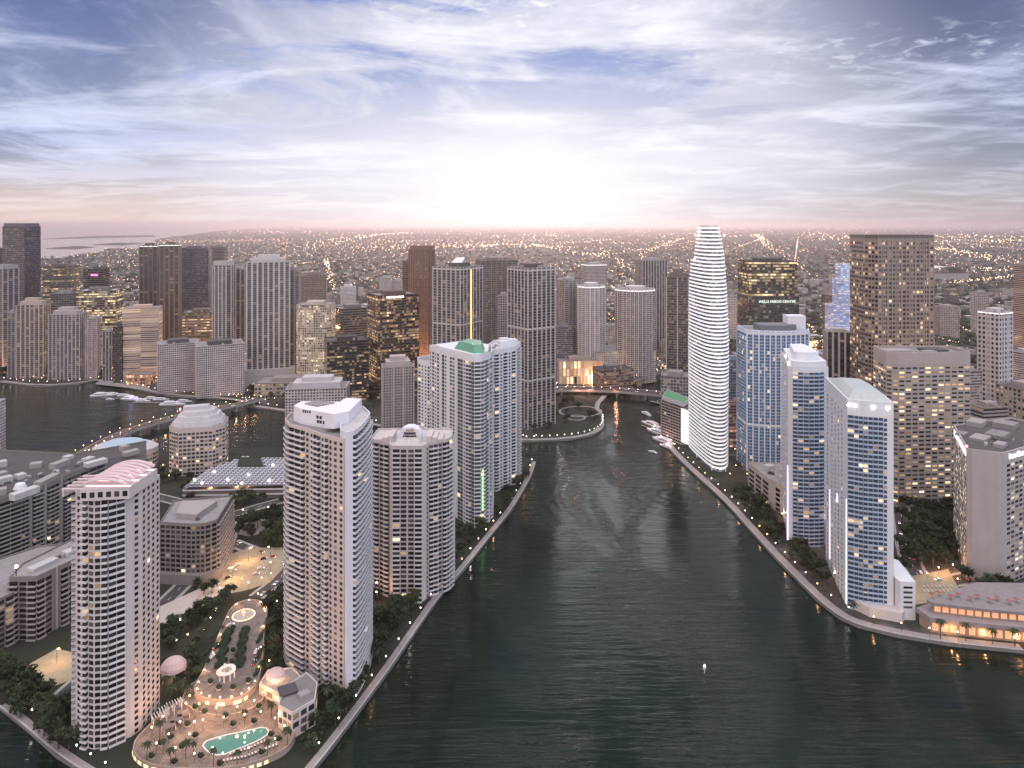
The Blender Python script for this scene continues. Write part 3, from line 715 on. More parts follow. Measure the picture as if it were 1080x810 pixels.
def hip(par, og, poly, z0, z1, k, mt, shift=(0, 0)):
    a = MB(); c = centre(poly); tp = [(c[0] + (x - c[0]) * k + shift[0], c[1] + (y - c[1]) * k + shift[1]) for x, y in poly]; n = len(poly)
    for i in range(n): j = (i + 1) % n; a.quad([(*poly[i], z0), (*poly[j], z0), (*tp[j], z1), (*tp[i], z1)])
    a.cap(tp, z1); part(par, 'green_roof', a, mt, og)
q4 = [(-50, 598), (-31, 574), (-23, 577), (-24, 604), (-40, 618)]
a = MB(); a.prism(lerp_poly(P4, .86), 139, 143); part(e, 'penthouse', a, w_cool, org)
hip(e, org, q4, 143, 149.5, .72, green)
hip(e, org, [(-78, 640), (-65, 625), (-60, 634), (-72, 650)], 124.5, 128, .7, green)
a = MB(); a.prism([(-78.5, 640), (-64.5, 624.5), (-59.5, 634), (-72, 650)], 122.9, 124.5); part(e, 'penthouse', a, w_cool, org)
a = MB(); a.tube((-24.2, 570.4, 14), (-24.2, 570.4, 48), .7); part(e, 'light_strip', a, emit('green_light', (.22, 1, .16), 2.6), org)
for (xa, ya) in ((-24, 577), (-30, 576)):
    a = MB(); a.tube((xa, ya, 142.8), (xa - 3, ya + 6, 149.8), .3); part(e, 'roof_light', a, emit('green_roof_light', (.5, 1, .45), 1.6), org)

P5 = [(-25, 668), (-23, 647), (-16, 644), (3.5, 664), (8.5, 690), (-2, 712), (-18, 700)]
e, org = near('condo_tower', 'grey white slab tower directly behind the green roofed tower', 'tower', P5)
facade(e, org, P5, 2, 130, 3.1, {0: 'w', 1: 'bWb', 2: 'bwbwb', 3: '.WbW', 4: 'bbb'}, None, w_cool, g_dark, w_white, 100, parapet=1.6, roofm=roof_pale)
for (x, y, s) in ((-8, 672, 5), (0, 684, 4), (-8, 690, 4)):
    a = MB(); a.obox(x, y, .4, -s, s, -4, 4, 131.9, 136 + s * .3); part(e, 'plant_room', a, w_cool, org)

# 5. long grey terraced slab by the bay
P6 = [(-445, 600), (-440, 470), (-402, 455), (-374, 472), (-358, 505), (-350, 525), (-347, 545), (-338, 575), (-318, 602), (-330, 625), (-372, 590)]
e, org = near('apartment_block', 'long dim grey balcony block with a bent front behind the ivory tower', 'apartment block', P6)
facade(e, org, P6, 2, 52, 3.1, {1: '*b:6', 2: 'bbpbbbpbb', 3: 'bbpbb', 4: 'bbpbbbpb', 5: 'bbpbb', 6: 'bbbb', 0: '*W:6', 9: '*W:6'}, None, w_umber, g_dark, w_railb, 100, ph=1.0, roofm=roof_dark)
for k, (x, y, r_, l_) in enumerate(((-400, 540, 1.1, 5), (-380, 535, 1.1, 3), (-366, 560, 1.3, 7), (-352, 575, 1.3, 4), (-385, 560, .4, 4), (-415, 560, .8, 5), (-420, 500, .3, 6), (-385, 485, .9, 3), (-336, 600, 1, 3), (-372, 580, 1.2, 3), (-405, 470, .3, 4), (-352, 500, 1.2, 9), (-356, 530, 1.5, 10), (-340, 565, 1.0, 8), (-375, 500, .6, 8), (-395, 480, .3, 7), (-325, 590, 1.0, 6), (-390, 520, .9, 12))):
    a = MB(); a.obox(x, y, r_, -l_, l_, -3.2, 3.2, 53.9, 56.5 + k % 3); part(e, 'roof_unit', a, roof_pale if k % 2 else concrete, org)
a = MB(); a.tube((-366, 515, 54), (-366, 515, 57.5), 4.5, 3.0, 14); part(e, 'skylight', a, mat('skylight_white', (.8, .8, .82), .4, .05), org)
P6b = [(-286, 494), (-304, 430), (-300, 413), (-284, 413.5), (-275, 436), (-258, 478)]
e, org = near('apartment_block', 'lower grey block with pale flat roof at the foot of the ivory tower', 'apartment block', P6b)
facade(e, org, P6b, 2, 37, 3.2, {1: '*b:5', 2: 'bWb', 3: 'bWpbW', 4: 'WbWpbWbWb', 0: '*W:5', 5: '*W:5'}, None, w_umber, g_dark, w_railb, 100, ph=1.0, roofm=roof_grey, parapet=1.0)
P6c = [(-322, 470), (-345, 440), (-326, 402), (-301, 398), (-296, 411), (-303.5, 428), (-290, 478)]
facade(e, org, P6c, 2, 29, 3.2, {0: '*W:5', 1: '*b:5', 2: 'bbbbb', 3: 'bWb'}, None, w_umber, g_dark, w_railb, 80, ph=1.0, roofm=roof_grey, parapet=1.0, bname='wing_wall')
for k, (x, y, l_) in enumerate(((-290, 428, 8), (-281, 448, 9), (-276, 466, 6))):
    a = MB(); a.obox(x, y, 1.2, -l_, l_, -3, 3, 38.9, 41.0 + k % 2); part(e, 'roof_unit', a, roof_pale, org)
a = MB(); a.tube((-298, 416, 38.9), (-298, 416, 44), .3); a.lathe([(.9, 44), (.9, 45.2), (.1, 45.6)], 8, 1, -298, 416); part(e, 'roof_lamp', a, [dark_metal, warm_lamp], org)

# 6. dark gridded office block behind the ivory tower
P7 = [(-254, 520), (-245, 482), (-222, 479), (-213, 480), (-207, 486), (-214, 530)]
e, org = near('office_block', 'low dark gridded office block with chamfered grey roof', 'office block', P7)
facade(e, org, P7, 2, 40, 3.3, {0: '*W:4', 1: 'WWWWWW', 2: 'WWW', 3: 'WW', 4: '*b:5', 5: '*W:5'}, None, w_umber, g_dark, w_railb, 100, roofm=roof_grey)
a = MB(); a.prism([(-244, 512), (-238, 490), (-222, 487), (-218, 512)], 41.9, 46); part(e, 'plant_room', a, concrete, org)
a = MB(); a.prism([(-246, 478), (-214, 475), (-204, 484), (-208, 500), (-250, 505)], 2, 9); part(e, 'podium', a, w_umber, org)

# 7. terraced white office by the causeway and the oval pavilion beside it
P8 = ccw(fit(cham(60, 50, 12, .25), 178.5, 241, 682))
e, org = near('office_block', 'white eight sided office with stepped mansard roof beside the bridge', 'office block', P8)
facade(e, org, P8, 2, 46, 3.9, {}, '*W:4', mat('stone_pink', (.58, .49, .46), .8, .1), glass('glass_mall', (.03, .03, .03), .22, 1.1), w_white, 100, wh=.55)
for k, (f, z0_, z1_) in enumerate(((.94, 49, 53.5), (.82, 53.5, 58), (.66, 58, 62))):
    pp = lerp_poly(P8, f); qq = lerp_poly(P8, f - .08); a = MB(); n = len(pp)
    for i in range(n): j = (i + 1) % n; a.quad([(*pp[i], z0_ - .02 * k), (*pp[j], z0_ - .02 * k), (*qq[j], z1_), (*qq[i], z1_)])
    a.cap(qq, z1_); part(e, 'mansard_roof', a, roof_pale, org)
c8_ = centre(P8)
a = MB(); a.obox(c8_[0] - 4, c8_[1] + 2, .3, -12, 12, -5, 5, 62, 65); part(e, 'plant_room', a, roof_pale, org)
a = MB(); a.lathe([(.2, 62), (.8, 63), (.8, 64.6), (.2, 65)], 8, 0, c8_[0] - 16, c8_[1] - 8); part(e, 'beacon', a, emit('beacon_red', (1, .18, .14), 5), org)

P9 = ccw(fit(oval(70, 46, 22), 97, 167, 690))
e, org = near('pavilion', 'low oval pavilion with pale blue roof between bridge and white office', 'pavilion', P9)
facade(e, org, P9, 2, 19, 4.0, {}, '*W:4', w_ivory, glass('glass_mall', (.03, .03, .03)), w_white, 100, wh=.5)
for f, z0_, z1_, mt in ((1.0, 22.3, 25.2, roof_pale), (.72, 25.2, 28.4, mat('roof_blue', (.40, .50, .58), .6, .1))):
    pp, qq = lerp_poly(P9, f), lerp_poly(P9, f - .2); a = MB(); n = len(pp)
    for i in range(n): j = (i + 1) % n; a.quad([(*pp[i], z0_), (*pp[j], z0_), (*qq[j], z1_), (*qq[i], z1_)])
    a.cap(qq, z1_); part(e, 'roof_tier', a, mt, org)

# 8. the deck with the latticed roof
P10 = [px(u, v, 14) for u, v in ((193, 513), (302, 511), (305, 484), (255, 482), (216, 496))]
P10 = ccw(P10); e, org = near('parking_deck', 'wide low deck under a white latticed roof with a small roof garden', 'parking deck', P10)
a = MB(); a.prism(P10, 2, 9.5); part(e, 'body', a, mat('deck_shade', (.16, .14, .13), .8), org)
for z in (5.2, 9.6):
    a = MB(); ring(a, offset(P10, .4), .5, z, z + 1.2); part(e, 'deck_rail', a, w_rail, org)
a = MB(); a.cap(P10, 13.2); part(e, 'roof', a, mat('deck_floor', (.16, .16, .18), .9, .2), org)
lat = MB(); xs = [p[0] for p in P10]; ys = [p[1] for p in P10]; garden = [px(u, v, 15) for u, v in ((250, 492), (278, 492), (274, 482.5), (252, 482.5))]
x = min(xs)
while x < max(xs):
    y = min(ys)
    while y < max(ys):
        if inside((x, y), P10) and not inside((x, y), ccw(garden)): lat.box(x, x + 3.1, y, y + 1.5, 14.2, 14.7)
        y += 4.6
    x += 4.4
part(e, 'roof_lattice', lat, mat('lattice_white', (.66, .66, .70), .6, .06), org, 'stuff')
a = MB(); a.cap(ccw(garden), 14.9); part(e, 'roof_garden', a, lawn, org)
for (u, v) in ((213, 509), (240, 505), (262, 500), (284, 506), (288, 490), (226, 497), (205, 505), (255, 509)):
    X, Y = px(u, v, 15.5); a = MB(); a.lathe([(.3, 14.2), (1.0, 14.8), (.9, 15.7), (.2, 16)], 8, 0, X, Y); part(e, 'deck_lamp', a, white_lamp, org)

# ------------------------------------------------------------------ right bank: the near towers
# the white sail shaped tower
def sail(t):
    """outline of the floor at height t: the far end leans in towards the top, the near corner bulges and then draws back"""
    def col(u, Y): return (gx(u, Y), Y)
    def cv(tab):
        for (a, x), (b, y) in zip(tab, tab[1:]):
            if t <= b: return x + (y - x) * (t - a) / (b - a)
        return tab[-1][1]
    near_l = col(cv([(0, 753), (.5, 750), (.85, 747), (1, 747)]), 692)
    near_r = col(cv([(0, 768), (.25, 767.5), (.45, 769), (.62, 767.5), (.75, 766), (.88, 763.5), (.95, 761), (1, 759)]), 694)
    right = col(cv([(0, 768), (.5, 769), (.75, 767), (.9, 764), (1, 759)]), 730)
    back = col(cv([(0, 758), (1, 748)]), cv([(0, 790), (1, 750)]))
    left = col(cv([(0, 721), (.5, 721.5), (.75, 723), (.86, 725), (.87, 729.5), (1, 733.5)]), cv([(0, 782), (.5, 770), (1, 744)]))
    mid = col(cv([(0, 737), (.5, 735), (.8, 735), (1, 738)]), cv([(0, 730), (1, 716)]))
    return smooth([near_l, near_r, right, back, left, mid], 2, True)
base = ccw(sail(0)); e, org = near('residential_tower', 'tallest white sail shaped tower with stacked curving balconies on the river bank', 'tower', base)
nfl = 64; Hs = 244.0; fh = Hs / nfl
core = MB(); prev = None
for k in range(nfl + 1):
    t = k / nfl; pl = offset(ccw(sail(min(t, 1))), -2.1); z = 2 + k * fh; b = len(core.v); core.v += [(x, y, z) for x, y in pl]
    if prev is not None:
        n = len(pl)
        for i in range(n):
            j = (i + 1) % n; core.f.append((prev + i, prev + j, b + j, b + i)); core.m.append(0)
            L = math.dist(pl[i], pl[j]) / 4.0; core.uv[len(core.f) - 1] = [(i, k - 1), (i + 1, k - 1), (i + 1, k), (i, k)]
    prev = b
sailm = facade_mat('sail_glass', (.5, .52, .56), (.24, .27, .31), .86, .92, .22, .8, (1, .93, .84), .2)
part(e, 'glazing', core, sailm, org)
slabw = mat('sail_white', (.88, .89, .91), .45, .02); glow_ring = emit('balcony_glow', (.94, .96, 1), .5)  # glowing ring added round each slab for the brightness of lit balconies
glow_ring.node_tree.nodes['Principled BSDF'].inputs['Base Color'].default_value = (.85, .86, .9, 1)
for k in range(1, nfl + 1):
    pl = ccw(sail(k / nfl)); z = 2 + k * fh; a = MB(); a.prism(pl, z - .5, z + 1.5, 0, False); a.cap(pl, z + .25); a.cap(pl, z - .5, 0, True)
    ring(a, pl, .18, z + .3, z + 1.502); ring(a, offset(pl, .06), .05, z - .35, z + 1.3, 1); part(e, 'balcony_band', a, [slabw, glow_ring], org)
tp = ccw(sail(1)); a = MB(); a.prism(lerp_poly(tp, .8), 246, 249.5); part(e, 'roof_crown', a, mat('crown_green', (.62, .70, .62), .5, .05), org)
for k, (i) in enumerate((2, 6, 10, 14, 18, 22)):
    p = base[i]; a = MB(); a.box(p[0] - .5, p[0] + .5, p[1] - .5, p[1] + .5, 2, 6); part(e, 'pier', a, slabw, org)
for i in range(0, len(base), 4):
    p, q = offset(base, -1.2)[i], offset(base, -1.2)[(i + 2) % len(base)]; a = MB(); a.tube((*p, 4.6), (*q, 4.6), .35, n=5); part(e, 'lobby_light', a, emit('lobby_cyan', (.35, .85, 1), 2.5), org)

# the hotel slab with white panel and green roof, at the foot of the sail
Pg = ccw([(180, 806), (190, 806), (206, 790), (216, 820), (186, 850)])
e, org = near('hotel_block', 'low grey block with green roof and blank white end panel beside the sail tower', 'hotel', [(176, 812), (183, 798), (197, 770), (208, 800), (190, 846)])
Pg = ccw([(176, 812), (183, 799), (193.5, 780), (206, 800), (190, 846)])
facade(e, org, Pg, 2, 46, 3.3, {}, '*b:4', mat('hotel_grey', (.52, .53, .57), .7), g_dark, w_railb, 60)
a = MB(); a.cap(Pg, 48.4); part(e, 'green_roof', a, mat('roof_turf', (.10, .28, .14), .8, .1), org)
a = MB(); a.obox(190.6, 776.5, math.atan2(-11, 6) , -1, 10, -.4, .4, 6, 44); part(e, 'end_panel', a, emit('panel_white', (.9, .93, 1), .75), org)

# pale towers with the bright edges
def framed(name, label, poly, H, fpat, z_top_extra, keepf, gm, fl=3.05, cone=None):
    e, org = near(name, label, 'tower', poly); facade(e, org, poly, 2, H, fl, fpat, None, w_cool, gm, b_glass, keepf, ph=1.05, dep=1.3, roofm=roof_grey, parapet=1.5)
    return e, org
P15 = [(233, 598), (225, 570), (215.5, 541), (217.5, 536.5), (221, 535), (229, 533.5), (237, 534), (241.5, 535.5), (245.5, 537), (252, 575), (250, 600)]
e, org = framed('condo_tower', 'blue glazed tower with white end wall and bright lower edge, behind its taller looking twin', P15, 136, {0: 'ww.w.w', 1: 'w.w.ww', 2: '.', 3: 'b', 4: 'bb', 5: 'bb', 6: 'b', 7: '.', 8: '.w..w', 9: '*W:5'}, 0, 100, g_blue_flood)
for z, m_, k in ((138, w_cool, .92), (144, w_cool, .62)):
    a = MB(); a.prism(lerp_poly(P15, k), z, z + 6, 0); part(e, 'penthouse', a, m_, org)
conem = mat('roof_seafoam', (.42, .47, .46), .6, .15)
a = MB(); pp = lerp_poly(P15, .97); 
for i in range(len(pp)):
    j = (i + 1) % len(pp); a.quad([(*pp[i], 139.6), (*pp[j], 139.6), (*lerp_poly(P15, .6)[j], 144.4), (*lerp_poly(P15, .6)[i], 144.4)])
part(e, 'sloping_roof', a, conem, org)
for p in (P15[2], P15[1]):
    a = MB(); a.lathe([(.3, 140.6), (1.1, 141.2), (.9, 142.6), (.2, 143)], 8, 0, p[0] + 1.5, p[1] + 1.5); part(e, 'roof_lamp', a, white_lamp, org)
for (x, y, z0_, z1_, cc) in ((215.1, 540.6, 3, 62, 'strip_lilac'), (246.2, 536.6, 20, 52, 'strip_pink')):
    a = MB(); a.tube((x, y, z0_), (x, y, z1_), .35, .25, 5); part(e, 'light_strip', a, emit(cc, (.86, .80, 1) if cc == 'strip_lilac' else (1, .72, .76), 1.9), org)
a = MB(); a.prism([(244, 537.6), (243, 528), (252, 526), (262, 545), (256, 575), (253, 575)], 2, 22); part(e, 'annexe', a, w_white, org)
for k in range(4):
    me, _ = pane_mesh(6.0, 1.2, g_dark); link('window', me, e, (247.5 - org[0], 526.93 - org[1], 5 + k * 4.4 - org[2]), math.atan2(-2, 9))
for (x, y) in ((245, 531), (249, 530), (252, 534), (247, 534)):
    a = MB(); a.lathe([(.3, 22), (.8, 22.6), (.7, 23.6), (.1, 24)], 8, 0, x, y); part(e, 'terrace_lamp', a, pink_lamp, org)

P16 = [(232, 512), (228.6, 498), (218.6, 455), (217.6, 449), (221, 447), (225.5, 444.5), (231, 442.8), (236.8, 441.4), (239, 440.5), (242.6, 440), (251, 478), (252, 505)]
e, org = framed('condo_tower', 'slim white framed tower with blue balconies nearest the bend of the promenade', P16, 128, {0: '.w.', 1: '.w.w.w.w.', 2: '.', 3: 'b', 4: 'bb', 5: 'bb', 6: 'bb', 7: 'W', 8: '.', 9: '...', 10: '*W:4'}, 0, 100, g_blue_flood)
a = MB(); a.prism(P16, 131.6, 137, 0, True); part(e, 'crown_wall', a, w_cool, org)
q16 = lerp_poly(P16, .93); r16 = lerp_poly(P16, .55); a = MB()
for i in range(len(q16)):
    j = (i + 1) % len(q16); a.quad([(*q16[i], 137.02), (*q16[j], 137.02), (*r16[j], 142), (*r16[i], 142)])
a.cap(r16, 142); part(e, 'sloping_roof', a, conem, org)
for i in (3, 4, 6, 8):
    p = P16[i]; a = MB(); a.lathe([(.25, 0), (.7, .3), (.6, 1), (.1, 1.3)], 8); o = part(e, 'roof_lamp', a, white_lamp); o.location = (p[0] - org[0], p[1] - .7 - org[1], 132.6 - org[2])
for (x, y, z0_, z1_) in ((217.0, 449.4, 4, 72), (228.0, 497.0, 10, 60), (222.6, 474, 60, 66)):
    a = MB(); a.tube((x, y, z0_), (x, y, z1_), .3, .2, 5); part(e, 'light_strip', a, emit('strip_lilac', (.86, .80, 1), 1.9), org)
a = MB(); a.prism([(221, 445.6), (226, 437.5), (243, 431), (250, 438), (252, 470), (243, 441)], 2, 8, 0); part(e, 'podium', a, w_ivory, org)
a = MB(); a.prism([(243.4, 440.4), (243.6, 434.5), (253, 434), (258, 462), (250.4, 470)], 2, 26); part(e, 'annexe', a, w_cool, org)
for k in range(5):
    me, _ = pane_mesh(5.4, 1.3, g_dark); link('window', me, e, (248.4 - org[0], 434.2 - org[1], 10 + k * 3.1 - org[2]), -.05)

# wide curved blue tower behind them
P14 = ccw(fit(bow(70, 34, 9, 12), 777.5, 853, 690))
e, org = near('residential_tower', 'broad curved blue glass tower with white mullions behind the sail tower', 'tower', P14)
facade(e, org, P14, 2, 141, 3.2, {i: 'gpg' if i % 2 else 'gg' for i in range(1, 13)} if False else {}, '*g:2.6', mat('frame_blue_white', (.60, .66, .78), .6, .06), glass('glass_floodlit_azure', (.045, .14, .28), .07, 1.0), w_cool, 100)  # azure of the floodlights is put into the glass colour
for z in (48, 140):
    a = MB(); ring(a, offset(P14, .6), .7, z, z + 2.2); part(e, 'string_course', a, w_cool, org)
for i, p in enumerate(P14):
    a = MB(); a.obox(p[0], p[1], 0, -.6, .6, -.7, .3, 2, 143.3 + .01 * i); part(e, 'mullion', a, w_cool, org)
a = MB(); a.prism(lerp_poly(P14, .6), 142, 149); part(e, 'plant_room', a, mat('plant_slate', (.16, .17, .19), .8), org)
a = MB(); c14 = centre(P14); a.obox(c14[0] + 22, c14[1] + 14, 0, -9, 9, -7, 7, 142, 157); part(e, 'lift_tower', a, w_cool, org)

# low beige parking podium in front of it
Pk = ccw([px(793, 527, 2), px(834, 572, 2), px(850, 566, 2), (262, 640), (228, 672)]); Pk = [(222, 650), (226, 608), (238, 574), (262, 600), (258, 648)]
e, org = near('parking_block', 'low beige parking block with grey roof between the two blue towers', 'parking block', Pk)
facade(e, org, Pk, 2, 24, 4.2, {0: 'WWW', 1: '.W.W.', 2: '*W:6'}, None, stone_pale, g_dark, w_rail, 40, roofm=roof_grey)
for k, (x, y) in enumerate(((240, 610), (248, 628), (236, 635))):
    a = MB(); a.obox(x, y, .5, -4, 4, -3, 3, 25.9, 28.5 + k * .5); part(e, 'roof_unit', a, roof_pale, org)

# the brown bank tower and the tallest dark office tower
P18 = ccw(fit([(-38, 30), (-40, -12), (-33, -30), (38, -24), (40, 28)], 896.5, 984.5, 905))
e, org = near('office_tower', 'tallest dark brown office tower with a faint gold window grid', 'tower', P18)
brn = mat('granite_brown', (.30, .245, .215), .6, .1); H18 = zt(248, 905) - 2
facade(e, org, P18, 2, H18 - 4, 5.8, {0: '*W:5', 1: '*W:4.8', 2: '*W:4.8', 3: '*W:5', 4: '*W:6'}, None, brn, glass('glass_gold', (.012, .010, .010), .30, 1.0, warm=(1, .62, .34)), brn, 100, wh=.55)
for j in range(13):
    p, q = Vector(P18[2 if P18[2][1] < P18[1][1] else 1]), Vector(P18[3]); m = p + (q - p) * (j / 12); a = MB(); a.obox(m.x, m.y, math.atan2((q - p).y, (q - p).x), -.6, .6, -.7, .1, 2, 2 + H18 - 3); part(e, 'pilaster', a, brn, org)
a = MB(); ring(a, offset(P18, .3), 1.2, H18 - 2, H18 + 2); part(e, 'parapet', a, mat('granite_dark', (.12, .10, .09), .6), org)
P19 = ccw(fit([(-44, 26), (-50, -14), (-40, -22), (47, -15), (50, 26)], 921, 1023.5, 607))
e, org = near('office_tower', 'broad brown stone office block with rows of yellow windows and flat grey roof', 'tower', P19)
brn2 = mat('stone_brown', (.40, .345, .32), .8, .1); H19 = zt(371, 612) - 2
lb = min(range(5), key=lambda i: P19[i][0] - P19[i][1] * .3)
lb = P19.index(max(P19, key=lambda p: -p[0] + p[1]))
facade(e, org, P19, 2, H19 - 10, 3.75, {i: ('*W:6' if i != 4 else '*w:6') for i in range(5)}, None, brn2, g_off, brn2, 100, wh=.42, parapet=0, first=1)
a = MB(); a.prism(P19, H19 - 8, H19 - 1, 0, False); ring(a, P19, 1.2, H19 - 1, H19 + 2); part(e, 'attic_wall', a, brn2, org)
a = MB(); a.cap(P19, H19 - .6); part(e, 'roof', a, roof_grey, org)
c19 = centre(P19)
for k, (x, y, l_, d_) in enumerate(((-16, 2, 12, 6), (18, 4, 10, 7), (6, -9, 6, 3))):
    a = MB(); a.obox(c19[0] + x, c19[1] + y, .05, -l_, l_, -d_, d_, H19 - .6, H19 + 1.6 + k * .4); part(e, 'roof_unit', a, roof_dark if k == 1 else concrete, org)

# the travertine hotel at the frame's edge: blank stone prow between two window faces
P20 = [(345, 541), (318.5, 485), (320.5, 482), (336.5, 475), (340, 476), (425, 522), (405, 562)]
e, org = near('hotel_tower', 'travertine hotel with blank stone prow between two window faces, cut by the frame', 'hotel', P20)
trav = mat('travertine', (.40, .365, .355), .8, .16, .12, bump=.1); H20 = 91
facade(e, org, P20, 2, H20 - 6, 3.35, {0: '*w:2.6', 4: 'WWWWWWWWWWWWWWWWWW', 5: '*w:5'}, None, trav, g_grn, trav, 100, wh=.52, parapet=0)
a = MB(); a.prism(P20, H20 - 3.98, H20 + 1.5, 0, False); ring(a, P20, 1.0, H20 + 1.5, H20 + 2.6); part(e, 'attic_wall', a, trav, org)
a = MB(); a.cap(P20, H20 + 1.2); part(e, 'roof', a, roof_dark, org)
for k, (x, y, l_, d_) in enumerate(((345, 510, 8, 5), (362, 516, 9, 6), (366, 545, 8, 5), (338, 520, 5, 3), (347, 492, 5, 3), (385, 540, 7, 7))):
    a = MB(); a.obox(x, y, .7, -l_, l_, -d_, d_, H20 + 1.2, H20 + 3 + k % 3); part(e, 'roof_unit', a, roof_grey if k % 2 else concrete, org)
p, q = Vector(P20[0]), Vector(P20[1]); d = (q - p).normalized(); a = MB()
a.obox(p.x, p.y, math.atan2(d.y, d.x), 6, (q - p).length - 1.2, -.5, -.1, H20 - 3.4, H20 + .6); part(e, 'light_band', a, emit('band_white', (1, .95, .98), 1.3), org)
def lettering(parent, org, text, pos, rz, size, mt, name='sign_lettering'):
    cu = bpy.data.curves.new(name, 'FONT'); cu.body = text; cu.size = size; cu.extrude = .12; cu.align_x = 'LEFT'
    cu.materials.append(mt); tmp = bpy.data.objects.new(name, cu); COL.objects.link(tmp); me = bpy.data.meshes.new_from_object(tmp.evaluated_get(bpy.context.evaluated_depsgraph_get()))
    bpy.data.objects.remove(tmp); bpy.data.curves.remove(cu); o = link(name, me, parent)
    o.location = (pos[0] - org[0], pos[1] - org[1], pos[2] - org[2]); o.rotation_euler = (math.radians(90), 0, rz); return o
sign_w = emit('sign_white', (1, .97, .95), 3.0)
p, q = Vector(P20[4]), Vector(P20[5]); d = (q - p).normalized(); nn = Vector((d.y, -d.x)); rzs = math.atan2(d.y, d.x)
pt = p + d * 3 + nn * .3; lettering(e, org, 'InterContinental', (pt.x, pt.y, H20 - 2.6), rzs, 5.2, sign_w)
a = MB(); a.lathe([(.2, 0), (.9, .4), (.8, 1.2), (.1, 1.6)], 8); o = part(e, 'beacon', a, emit('beacon_red', (1, .18, .14), 5)); o.location = (P20[1][0] + 1 - org[0], P20[1][1] + 1.5 - org[1], H20 + 2.6 - org[2])

# waterfront podium with the amber arcade
Pp = ccw([px(948, 661), px(1010, 669), px(1140, 682), px(1140, 640), px(1040, 634), px(945, 640)])
P21 = [(253, 430), (255, 421.5), (284, 414.5), (312, 409.5), (362, 402), (372, 450), (300, 452)]
e, org = near('waterfront_podium', 'long low terrace building with amber lit arcade facing the promenade', 'building', P21)
a = MB(); a.prism(P21, 2, 9.0, 0, False); part(e, 'wall', a, mat('arcade_shade', (.36, .27, .20), .8, .1), org)
a = MB(); a.prism(offset(P21, 1.4), 9.0, 11.6, 0, True, True); part(e, 'terrace_slab', a, mat('slab_mauve', (.27, .24, .245), .8, .25, .3), org)
up = offset(P21, -5); a = MB(); a.prism(up, 11.6, 16.4, 0, False); part(e, 'upper_wall', a, mat('arcade_shade', (.36, .27, .20)), org)
a = MB(); a.prism(offset(up, 1.8), 16.4, 18.2, 0, True, True); part(e, 'upper_roof', a, mat('slab_mauve', (.42, .38, .38)), org)
amber = emit('amber_room', (1, .36, .10), .7, False)
for src, z0_, z1_, bw in ((P21, 3.2, 7.8, 4.4), (up, 12.4, 15.6, 4.4)):
    for i in (1, 2, 3):
        p, q = Vector(src[i]), Vector(src[i + 1]); d = q - p; L = d.length; d /= L; nn = Vector((d.y, -d.x)); k = int(L / bw)
        for j in range(k):
            m = p + d * (L * (j + .5) / k) + nn * .04; a = MB(); a.box(-bw * .38, bw * .38, -.08, .05, 0, z1_ - z0_)
            o = part(e, 'lit_window', a, amber); o.location = (m.x - org[0], m.y - org[1], z0_ - org[2]); o.rotation_euler = (0, 0, math.atan2(d.y, d.x))
for i, x in enumerate(range(6)):
    p = Vector(P21[1]).lerp(Vector(P21[4]), (i + .5) / 6); li = bpy.data.lights.new('arcade_light', 'POINT'); li.energy = 900; li.color = (1, .5, .2); li.shadow_soft_size = .5
    o = link('arcade_light', li, e, (p.x + .5 - org[0], p.y - 3.5 - org[1], 4))

for (o_, pl, z, n, k) in [(o, p, z, n, i) for i, (nm, p, z, n) in enumerate((('grey white slab', P5, 131.98, 9), ('low dark gridded', P7, 41.98, 10), ('broad curved blue', P14, 142.98, 12), ('tallest dark brown', P18, H18 - 2.1, 12), ('broad brown stone', P19, H19 - .58, 14), ('travertine hotel', P20, H20 + 1.2, 14), ('long dim grey', P6, 53.98, 22), ('lower grey block', P6b, 38.98, 10), ('broad sand', P3, 103.4, 8), ('low beige parking', Pk, 25.98, 6))) for o in list(COL.objects) if o.get('label', '').startswith(nm)]:
    clutter(o_, tuple(o_.location), pl, z, n, 60 + k)
# ------------------------------------------------------------------ towers of the middle distance (columns, top row, distance)
GR = (.10, .10, .105); BK = (.018, .019, .022); BL = (.030, .040, .060); WT = (.60, .58, .58); PK = (.50, .43, .42); BR = (.22, .16, .13); DG = (.085, .08, .08); LG = (.42, .40, .40)
r3 = rect(1, .8, .5); r2 = rect(1, .7, .22); rm = rect(1, .7, -.3); r0 = rect(1, .6, .06); rs = rect(1, 1, .7)
